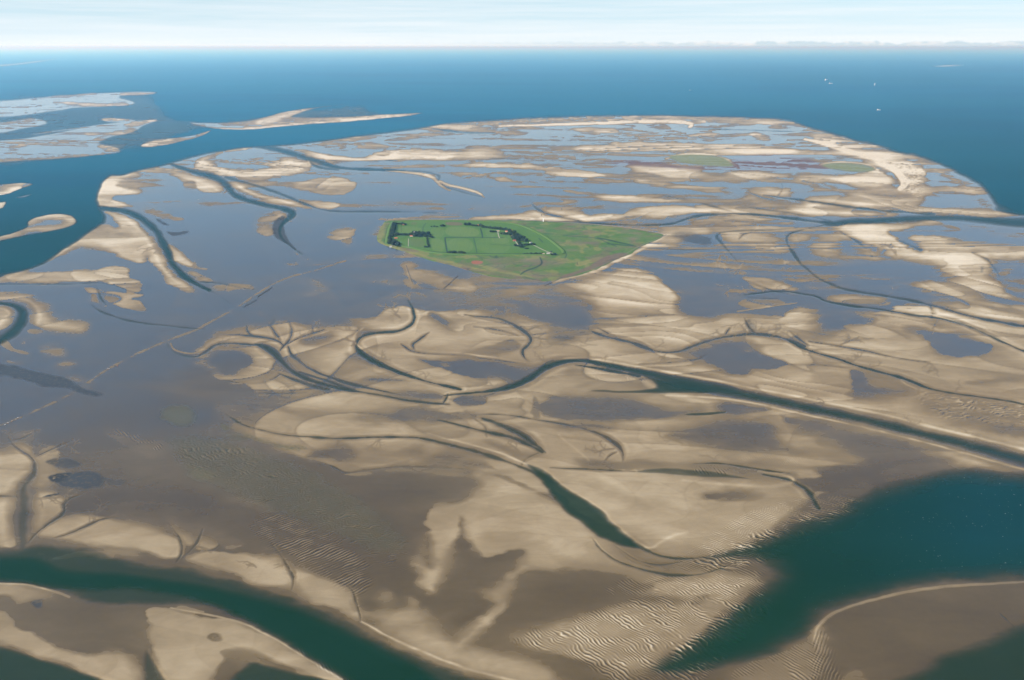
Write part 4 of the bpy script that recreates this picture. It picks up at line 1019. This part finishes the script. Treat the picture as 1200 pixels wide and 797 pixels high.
# ------------------------------------------------------------------ trees
rng = random.Random(7)
def leaf_mat(name, a, b):
    m = MN(name); oi = m.n('ShaderNodeObjectInfo')
    c = m.mix(m.noise(.35, 3), a, b); c = m.mix(m.math('MULTIPLY', oi.outputs['Random'], .6), c, tuple(x*.6 for x in a))
    return m.done(m.principled(c, .75, spec=.2))
M_leaf = leaf_mat('tree_leaves', (.026, .050, .018), (.050, .078, .026))
M_leaf2 = leaf_mat('dark_tree_leaves', (.016, .036, .018), (.034, .056, .024))
M_bark = flat_mat('bark', (.07, .055, .04))
def crown_mesh(name, w, h, base, nl, nq, mat, seed):
    r = random.Random(seed); mb = MB()
    lobes = [(0, 0, base+h*.5, w*.36, h*.5)]
    for i in range(nl):
        a = 2*math.pi*(i+r.random()*.6)/nl; q = w*.27*(.7+.5*r.random())
        lobes.append((math.cos(a)*q, math.sin(a)*q, base+h*(.25+.5*r.random()), w*(.19+.09*r.random()), h*(.22+.12*r.random())))
    for _ in range(nq):
        cx, cy, cz, rw, rh = r.choice(lobes)
        d = Vector((r.gauss(0, 1), r.gauss(0, 1), r.gauss(0, 1))).normalized(); k = .55+.5*r.random()
        p = Vector((cx+d.x*rw*k, cy+d.y*rw*k, cz+d.z*rh*k))
        q = (d+Vector((r.uniform(-.7, .7), r.uniform(-.7, .7), r.uniform(-.3, .9)))).to_track_quat('Z', 'Y'); s_ = .65+.75*r.random()
        mb.add([p+q @ Vector((sx*s_*(.8+.4*r.random()), sy*s_*(.8+.4*r.random()), 0)) for sx, sy in ((-1, -1), (1, -1), (1, 1), (-1, 1))], [(0, 1, 2, 3)])
    return mb
def trunk_mb(h, r0, seed):
    r = random.Random(seed); mb = MB()
    mb.bar((0, 0, -1), (.1, .05, h*.6), r0, r0*.6, 7)
    mb.bar((.1, .05, h*.6), (0, .2, h*.95), r0*.6, r0*.15, 6)
    for i in range(4):
        a = i*1.57+r.random(); mb.bar((.08, .04, h*(.4+.08*i)), (math.cos(a)*h*.22, math.sin(a)*h*.22, h*(.66+.06*i)), r0*.4, r0*.1, 5)
    return mb
protos = []
for i, (wd, hg, mt) in enumerate(((13, 10.5, M_leaf), (15, 12.5, M_leaf2), (11, 9, M_leaf2), (16, 11, M_leaf))):
    root = empty('broadleaf_tree', (0, 0, 0))
    trunk_mb(hg+1.5, .42, i).build('trunk', M_bark, root)
    crown_mesh('crown', wd, hg, 2.2, 7, 330, mt, 40+i).build('crown', mt, root)
    protos.append(root)
used_p = set()
def plant(u, v, scale, label, group, k=None, jit=0.0):
    k = rng.randrange(4) if k is None else k
    x, y = ground(u, v, 2.5)
    o = protos[k] if k not in used_p else copy_tree(protos[k]); used_p.add(k)
    o.location = (float(x)+rng.uniform(-jit, jit), float(y)+rng.uniform(-jit, jit), 2.3); o.rotation_euler.z = rng.uniform(0, 6.28)
    s_ = 1.65*scale*rng.uniform(.85, 1.2); o.scale = (s_, s_, s_*rng.uniform(.9, 1.15))
    tag(o, label, 'tree', group)
def row(path, n, scale, label, group, jit=4.0):
    p = np.array(P(path)); g = np.array([G(*q)[:2] for q in p]); L = np.r_[0, np.cumsum(np.linalg.norm(np.diff(g, axis=0), axis=1))]
    for i in range(n):
        t = (i+.5+rng.uniform(-.3, .3))/n*L[-1]; plant(np.interp(t, L, p[:, 0]), np.interp(t, L, p[:, 1]), scale, label, group, None, jit)
def grove(path, n, scale, label, group):
    p = P(path); x0, x1 = min(q[0] for q in p), max(q[0] for q in p); y0, y1 = min(q[1] for q in p), max(q[1] for q in p); placed = []
    tries = 0
    while len(placed) < n and tries < 9000:
        tries += 1
        u, v = rng.uniform(x0, x1), rng.uniform(y0, y1); ins = False
        for (ax, ay), (bx, by) in zip(p, p[1:]+p[:1]):
            if (ay > v) != (by > v) and u < (bx-ax)*(v-ay)/(by-ay)+ax: ins = not ins
        g = G(u, v)
        if ins and all((g-q).length > 7.5 for q in placed): placed.append(g); plant(u, v, scale, label, group)
row('461.5,262.5 460.3,267 459,272 457.8,277 456.5,283 456,287', 34, .95, 'dark tree in the belt behind the western dyke', 'trees of the western belt', 5)
row('463.3,262.8 462,268 461,273 460,278', 18, .9, 'dark tree in the belt behind the western dyke', 'trees of the western belt', 5)
grove('457,283 466,283.5 468.5,287 466,289.4 458,288', 22, 1.0, 'tree in the rounded clump at the south end of the western belt', 'trees of the south western clump')
row('464,262.7 470,263.3 476,264', 9, .8, 'small tree in the short row running from the north end of the western belt', 'trees of the north western row', 3)
row('462,275.8 470,275.9 481,276', 18, .95, 'tree in the hedge row between the western belt and the lighthouse grove', 'trees of the linking row', 6)
grove('483,274.5 490,273.3 499,273.6 503.5,275.2 500,278 484,278', 34, 1.1, 'tree in the dense grove beside the lighthouse', 'trees of the lighthouse grove')
row('500.5,279.5 501,284 502,289.5', 11, .75, 'tree in the short row running south from the lighthouse grove', 'trees of the southern hook', 3)
row('497,290 503,290', 5, .6, 'bush at the bottom end of the row south of the lighthouse grove', 'bushes of the southern hook', 2)
row('503.5,278.6 508,279', 4, .9, 'tree just right of the lighthouse grove', 'trees right of the lighthouse grove', 3)
row('505,266.2 510,266 514,266.4', 5, .6, 'small tree in the broken row across the northern meadows', 'trees of the northern meadow row', 2)
row('516,265.6 521,265.4', 5, .8, 'small tree in the broken row across the northern meadows', 'trees of the northern meadow row', 3)
row('524.5,297 534,297.3 545,297.8', 15, .85, 'tree in the row at the southern edge of the middle meadows', 'trees of the southern meadow row', 4)
row('544.5,264 551,264.2', 9, .95, 'tree in the row near the far dyke left of the pink house', 'trees of the far dyke row', 4)
row('552.5,264.8 558,265.3 560,265.6', 6, .75, 'tree in the row near the far dyke left of the pink house', 'trees of the far dyke row', 3)
row('562,265.6 566.5,267 574,267.8 582,268.7 592,270.2 599,272', 34, .95, 'tree in the long curved row leading to the village', 'trees of the curved row', 6)
row('574.5,272.4 582,272.2', 6, .75, 'tree in the hedge left of the white farmhouse', 'trees left of the white farmhouse', 3)
row('586,274.6 594,275 600,275.5', 9, .8, 'tree below the white farmhouse of the village', 'trees below the white farmhouse', 4)
grove('597,274 604,273.5 612,278 619,282.5 617,285 608,284 600,280.5', 44, 1.1, 'tree in the village grove on the right of the island', 'trees of the village grove')
row('607.5,284 609.5,288 610.5,290.8', 9, .85, 'tree in the row running down from the village grove', 'trees below the village grove', 4)
row('603,288.6 608,289', 4, .7, 'tree left of the bottom of the village row', 'trees left of the village row', 3)
row('612,288 620,287.4 628,286.9', 11, .7, 'tree in the low hedge right of the village grove', 'trees of the low village hedge', 3)
row('615,291.9 620,291.7', 4, .55, 'bush in the small hedge inside the eastern meadow', 'bushes of the eastern meadow', 2)
row('612.5,298.2 625,298.1 636,297.8', 13, .6, 'bush in the hedge along the southern dyke toward the corner farm', 'bushes of the southern dyke', 3)
row('645.5,299 650.5,299.2', 4, .8, 'tree beside the farm in the eastern corner', 'trees of the corner farm', 3)

# ------------------------------------------------------------------ houses, barns and the lighthouse
def tile_mat(name, c): return flat_mat(name, c, .7, .3, .6)
M_red, M_brick, M_white, M_grey, M_glass = tile_mat('red_roof_tiles', (.36, .11, .065)), tile_mat('red_brick', (.34, .15, .10)), flat_mat('white_render', (.78, .75, .69), .8, .06), tile_mat('grey_roof', (.20, .19, .19)), flat_mat('window_glass', (.03, .04, .05), .15, .1)
M_thatch, M_dark, M_cream = tile_mat('thatch', (.34, .27, .19)), flat_mat('dark_wood', (.055, .045, .038)), flat_mat('cream_render', (.62, .52, .36), .8, .08)
M_pale = flat_mat('pale_metal', (.80, .80, .80), .45, .05); M_rust = flat_mat('red_paint', (.42, .07, .05), .5, .15); M_blue = flat_mat('dark_blue_hull', (.03, .06, .12), .4, .1)
def house(u, v, L, Wd, hw, hr, rz, wall, roof, label, cat='house', name='farmhouse', chim=1):
    e = empty(name, G(u, v, 2.4), R(rz), label, cat)
    b = MB(); x, y = L/2, Wd/2
    b.add([(-x, -y, -1), (x, -y, -1), (x, y, -1), (-x, y, -1), (-x, -y, hw), (x, -y, hw), (x, y, hw), (-x, y, hw), (-x, 0, hw+hr-.3), (x, 0, hw+hr-.3)],
          [(0, 1, 5, 4), (2, 3, 7, 6), (1, 2, 6, 9, 5), (3, 0, 4, 8, 7)]); b.build('wall', wall, e)
    r = MB(); o, t = .7, .35
    for s_ in (-1, 1):
        ye, ze = s_*(y+o), hw-o*hr/y
        r.add([(-x-o, ye, ze), (x+o, ye, ze), (x+o, 0, hw+hr), (-x-o, 0, hw+hr), (-x-o, ye, ze+t), (x+o, ye, ze+t), (x+o, 0, hw+hr+t), (-x-o, 0, hw+hr+t)],
              [(0, 1, 2, 3), (4, 5, 6, 7), (0, 1, 5, 4), (1, 2, 6, 5), (3, 0, 4, 7)])
    ro = r.build('roof', roof, e)
    for i in range(chim):
        c = MB(); c.box((x*(.45-.9*i), .0, hw+hr+.7), (1.1, 1.1, 2.6)); c.build('chimney', M_brick, ro)
    nwin = max(2, int(L//5))
    for i in range(nwin):
        for s_ in (-1, 1):
            if s_ == -1 and i == nwin//2:
                d = MB(); d.box((-x+(i+.5)*L/nwin, -y-.06, 1.1), (1.3, .1, 2.2)); d.build('door', M_dark, e)
            else:
                g = MB(); g.box((-x+(i+.5)*L/nwin, s_*(y+.05), 1.7), (1.4, .12, 1.4)); g.build('window', M_glass, e)
    return e
house(583.4, 271.4, 26, 13, 4.2, 6.5, 8, M_white, M_thatch, 'large white farmhouse with a pale thatched roof at the head of a short drive')
house(593.4, 271.8, 20, 12, 4, 6, -12, M_white, M_red, 'white village house with a pinkish red roof among the trees of the curved row')
house(598.4, 270.6, 22, 13, 3.6, 6.5, 15, M_brick, M_red, 'brick house with red roof at the far edge of the village', chim=2)
house(602, 272.6, 14, 9, 3.4, 4.4, 40, M_white, M_grey, 'small white house with a grey roof behind the village grove')
house(600.8, 277.2, 16, 10, 3.4, 5, -20, M_white, M_red, 'white cottage with red roof in the middle of the village grove')
house(603.2, 282.6, 28, 15, 4.4, 7.5, 20, M_brick, M_red, 'big brick farmhouse with an orange red roof at the lower left of the village')
house(587.7, 274, 15, 9, 3.2, 4.4, 0, M_white, M_grey, 'small pale house beside the trees below the white farmhouse')
house(622.2, 284.6, 18, 10, 3.4, 5, 25, M_white, M_grey, 'white house with grey roof at the right end of the village')
house(617.5, 280.6, 15, 9, 3.2, 4.6, 60, M_brick, M_grey, 'brick cottage under the dyke at the right side of the village grove', chim=1)
house(636.8, 298.1, 17, 11, 3.4, 4.8, 5, M_cream, M_thatch, 'yellowish farm cottage at the end of the southern dyke hedge')
house(642.6, 297.6, 24, 13, 4, 6.5, -15, M_white, M_grey, 'white farmhouse with grey roof at the eastern corner of the dyke')
house(645.5, 295.4, 18, 11, 3.6, 5, 70, M_dark, M_grey, 'dark wooden barn behind the eastern corner farm', 'barn', 'barn', 0)
house(560.3, 264.3, 18, 11, 3.4, 5.5, 5, M_brick, M_red, 'pinkish brick house standing in the gap of the far tree row')
house(464, 279.6, 24, 12, 3.6, 6, 6, M_brick, M_red, 'long red roofed brick farmhouse against the western tree belt')
house(463, 285.4, 16, 10, 3.4, 5, 80, M_white, M_red, 'white house with red roof in the south western tree clump')
house(458, 289.2, 18, 8, 3.2, 3.6, -8, M_white, M_grey, 'white pump house below the south western clump of trees', 'house', 'pump_house', 0)
house(503.4, 277.6, 17, 10, 3.4, 4.6, 10, M_cream, M_thatch, 'yellowish house at the right corner of the lighthouse grove')
house(529.6, 296.6, 10, 7, 3.4, 3.6, 90, M_white, M_grey, 'small white hut in the row of trees at the southern meadows', 'hut', 'field_hut', 0)
house(482.2, 277.2, 24, 12, 4, 6, 0, M_white, M_red, 'white house with red roof directly left of the lighthouse')
house(473, 263.9, 16, 9, 3.2, 4.4, 10, M_brick, M_red, 'red brick cottage in the short north western row of trees')

lt = empty('lighthouse', G(485.6, 275.6, 2.4), R(12), 'square brick lighthouse with a pointed dark roof rising over the grove', 'lighthouse')
b = MB(); b.box((0, 0, 13), (11, 11, 28), 0, .9); b.build('tower', M_brick, lt)
b = MB(); b.box((0, 0, 27.6), (11.6, 11.6, 1.2)); b.build('gallery', M_white, lt)
b = MB(); b.add([(-5.4, -5.4, 28.2), (5.4, -5.4, 28.2), (5.4, 5.4, 28.2), (-5.4, 5.4, 28.2), (0, 0, 37)], [(0, 1, 4), (1, 2, 4), (2, 3, 4), (3, 0, 4), (3, 2, 1, 0)]); rf = b.build('roof', M_grey, lt)
b = MB(); b.bar((0, 0, 34), (0, 0, 38.5), 1.5, 1.5, 8); b.bar((0, 0, 38.5), (0, 0, 40.5), 1.7, .1, 8); b.build('lantern', M_glass, rf)
for zz in (7, 13, 19):
    for k in range(2):
        b = MB(); b.box((-2.2+4.4*k, -5.62+.024*zz, zz), (1.0, .5, 1.8)); b.build('window', M_glass, lt)

def mast_beacon(name, u, v, h, r, mat, label, cage):
    e = empty(name, G(u, v, .8), 0, label, 'beacon')
    for k in range(4):
        a = k*math.pi/2+.4; b = MB(); b.bar((math.cos(a)*r, math.sin(a)*r, -1), (math.cos(a)*r*.22, math.sin(a)*r*.22, h*.8), .55, .4, 6); b.build('leg', mat, e)
    b = MB()
    for zz in (.2, .4, .6):
        q = r*(1-.975*zz); b.box((0, 0, h*zz), (q*1.5, .5, .5), .4+math.pi/4); b.box((0, 0, h*zz+.6), (q*1.5, .5, .5), .4-math.pi/4)
    b.build('brace', mat, e)
    b = MB()
    if cage: b.box((0, 0, h*.88), (r*.9, r*.9, h*.18), .4, .85); b.bar((0, 0, h*.96), (0, 0, h*1.08), .3, .1, 6)
    else: b.bar((0, 0, h*.78), (0, 0, h*.9), .4, r*.75, 8); b.bar((0, 0, h*.9), (0, 0, h), r*.75, .2, 8)
    b.build('topmark', mat, e)
    return e
we = empty('beacon_tower', G(636.8, 259.6, 1), 0, 'tall white beacon tower on the sand at the far shore of the island', 'beacon')
b = MB(); b.bar((0, 0, -1), (0, 0, 27), 4.2, 3.0, 14); b.build('tower', M_pale, we)
b = MB(); b.bar((0, 0, 27), (0, 0, 28), 4.4, 4.4, 14); b.build('gallery', M_pale, we)
b = MB(); b.bar((0, 0, 28), (0, 0, 31.5), 2.2, 2.2, 10); ln_ = b.build('lantern', M_pale, we)
b = MB(); b.bar((0, 0, 31.5), (0, 0, 34), 2.6, .2, 10); b.build('cap', M_rust, ln_)
mast_beacon('timber_beacon', 634.6, 253.6, 20, 6, M_dark, 'dark timber beacon standing on the sand just left of the white tower', True)
mast_beacon('timber_beacon', 658.2, 246.6, 22, 7, M_dark, 'dark timber beacon by the creek on the sands behind the island', True)
mast_beacon('timber_beacon', 676.3, 310.6, 20, 5, M_dark, 'dark timber beacon on the salt marsh in the south east of the island', True)

# ------------------------------------------------------------------ brushwood groynes, jetty
M_brush = flat_mat('brushwood', (.075, .062, .050), .9, .35, .3)
def groyne(path, wd, h, label, name='brushwood_groyne', cat='groyne', mat=None):
    p = [G(*q) for q in P(path)]; c = sum(p, Vector())/len(p)
    e = empty(name, (c.x, c.y, 0), 0, label, cat); b, l_, r_ = MB(), MB(), MB()
    for a, q in zip(p, p[1:]):
        a, q = a-c, q-c; d = (q-a); n_ = Vector((-d.y, d.x, 0)).normalized()*wd/2; L = d.length
        b.box(((a.x+q.x)/2, (a.y+q.y)/2, h/2+.2), (L, wd, h+1), math.atan2(d.y, d.x))
        for mb, s_ in ((l_, 1), (r_, -1)):
            k = max(2, int(L/7))
            for i in range(k):
                t = a+d*((i+.5)/k)+n_*s_*1.12; mb.bar((t.x, t.y, -.5), (t.x, t.y, h+1.7), .28, .22, 5)
    b.build('brush_filling', mat or M_brush, e); l_.build('post_row', M_dark, e); r_.build('post_row', M_dark, e)
groyne('536.3,323.6 530,329.5 520,338.5', 5, 1.6, 'dark brushwood groyne slanting from the island south shore to the left')
groyne('476,311 479,320 483,331', 4, 1.2, 'pale groyne running down from the south western shore')
groyne('484,336.6 505,338.4 520,339.2 535,340', 4, 1.1, 'low groyne lying across the mud in front of the southern shore')
groyne('655,327.5 646,331.5 638,335.3', 5, 1.6, 'short dark groyne stub at the southern tip of the island')
groyne('454.5,260.5 451.5,265.5 448.6,271', 4, 1.5, 'dark jetty slanting beside the western tip of the dyke', 'jetty', 'jetty')
groyne('438,274.6 443,274.4 448,274.2', 5, 1.6, 'short dark jetty pointing left from the western tip', 'jetty', 'jetty')

# ------------------------------------------------------------------ wagons on the track over the flats
def wheel(x, y, r):
    b = MB(); b.bar((x, y-.08, r), (x, y+.08, r), r, r, 12); return b
def wagon(u, v, rz, cover, label):
    e = empty('wagon', G(u, v, .75), R(rz), label, 'wagon', 'wagons on the track over the mudflat')
    b = MB(); b.box((0, 0, 1.3), (5.2, 2.0, .3)); b.box((0, 1.0, 1.8), (5.2, .1, .8)); b.box((0, -1.0, 1.8), (5.2, .1, .8)); b.box((-2.6, 0, 1.8), (.1, 2.0, .8)); b.build('body', M_dark, e)
    b = MB(); n = 8
    vs_ = [(x, math.cos(math.pi*i/n)*1.25, 2.2+math.sin(math.pi*i/n)*1.35) for x in (-2.7, 2.7) for i in range(n+1)]
    b.add(vs_, [(i, i+1, n+2+i, n+1+i) for i in range(n)]+[tuple(range(n+1)), tuple(range(2*n+1, n, -1))]); b.build('cover', cover, e)
    for x, y in ((-1.8, 1.15), (-1.8, -1.15), (1.9, 1.15), (1.9, -1.15)): wheel(x, y, .85 if x < 0 else .65).build('wheel', M_rust, e)
    b = MB(); b.bar((2.6, 0, 1.0), (5.6, 0, .9), .08, .06, 5); b.build('shaft', M_dark, e)
    return e
wagon(126.2, 432.2, 38, M_white, 'white covered wagon leading the pair on the mudflat track')
wagon(137.6, 429.2, 38, M_rust, 'red covered wagon of the pair on the mudflat track')
wagon(127.8, 432.8, 30, M_white, 'white covered wagon close behind the leading white one')
for i, (u, v) in enumerate(((21, 490.2), (18.5, 492), (14, 494), (9.5, 496), (6, 498.4))):
    wagon(u, v, 35, M_white if i != 2 else M_cream, ('white covered wagon at the front of the lower line of wagons', 'white covered wagon second in the lower line of wagons', 'cream covered wagon in the middle of the lower line of wagons', 'white covered wagon second from the end of the lower line', 'white covered wagon last in the lower line of wagons')[i])

# ------------------------------------------------------------------ ships far out on the sea
def ship(u, v, L, Bm, hull_h, sup, rz, hullmat, label, cat='ship', name='cargo_ship'):
    e = empty(name, G(u, v, 0), R(rz), label, cat); b = MB(); x, y = L/2, Bm/2
    out_ = [(-x, -y*.9), (-x*.9, -y), (x*.62, -y), (x*.86, -y*.6), (x, 0), (x*.86, y*.6), (x*.62, y), (-x*.9, y), (-x, y*.9)]; n = len(out_)
    b.add([(p[0]*.97, p[1]*.85, -3) for p in out_]+[(p[0], p[1], hull_h) for p in out_], [(i, (i+1) % n, n+(i+1) % n, n+i) for i in range(n)]+[tuple(range(n, 2*n))]); b.build('hull', hullmat, e)
    b = MB()
    for cx, l_, w_, z0, z1 in sup: b.box((cx*L, 0, (z0+z1)/2), (l_*L, w_*Bm, z1-z0))
    s_ = b.build('superstructure', M_white, e)
    b = MB(); b.bar((-.28*L, 0, hull_h), (-.28*L, 0, hull_h+(sup[0][4]-hull_h)*1.35), Bm*.12, Bm*.1, 8); b.build('funnel', M_rust, s_)
    b = MB(); b.bar((.2*L, 0, hull_h), (.2*L, 0, hull_h+(sup[0][4]-hull_h)*1.2), L*.006, L*.003, 5); b.build('mast', M_pale, s_)
    return e
ship(968.5, 94.2, 190, 40, 22, [(-.05, .8, .92, 22, 44), (-.1, .5, .8, 44, 54)], 35, M_pale, 'big white ship standing out as the brightest dot on the sea', name='passenger_ship')
ship(973.5, 98.2, 170, 26, 12, [(-.3, .2, .8, 12, 40), (.15, .6, .7, 12, 24)], 12, M_pale, 'flat pale ship lying just below and right of the brightest white ship')
ship(1030, 129.2, 105, 18, 7, [(-.3, .22, .8, 7, 26), (.15, .5, .7, 7, 12)], 10, M_pale, 'pale ship in the dark blue water nearer to the sandbank')
ship(809, 106.2, 90, 16, 7, [(-.3, .25, .8, 7, 26), (.15, .5, .7, 7, 14)], 25, M_blue, 'small dark hulled ship beyond the middle of the sandbank')
we = empty('sea_tower', G(1025, 100, 0), 0, 'slim pale tower standing alone in the far sea', 'tower')
b = MB(); b.bar((0, 0, -12), (0, 0, 70), 10, 7, 12); b.build('shaft', M_pale, we)
b = MB(); b.bar((0, 0, 70), (0, 0, 80), 13, 12, 12); b.build('platform', M_pale, we)

# ------------------------------------------------------------------ the air
hz = MB(); hz.box((0, 150000, (1495-14)/2), (2200000, 2000000, 1495+14))
m = MN('sea_air'); vol = m.n('ShaderNodeVolumePrincipled')
vol.inputs['Color'].default_value = (.26, .61, 1.0, 1); vol.inputs['Density'].default_value = HAZE_DENSITY; vol.inputs['Anisotropy'].default_value = .3
vol.inputs['Absorption Color'].default_value = (1, 1, 1, 1)
m.t.links.new(vol.outputs[0], m.o.inputs['Volume'])
h_ = hz.build('haze', m.m); tag(h_, 'thin blue sea haze that pales the distance', kind='stuff')
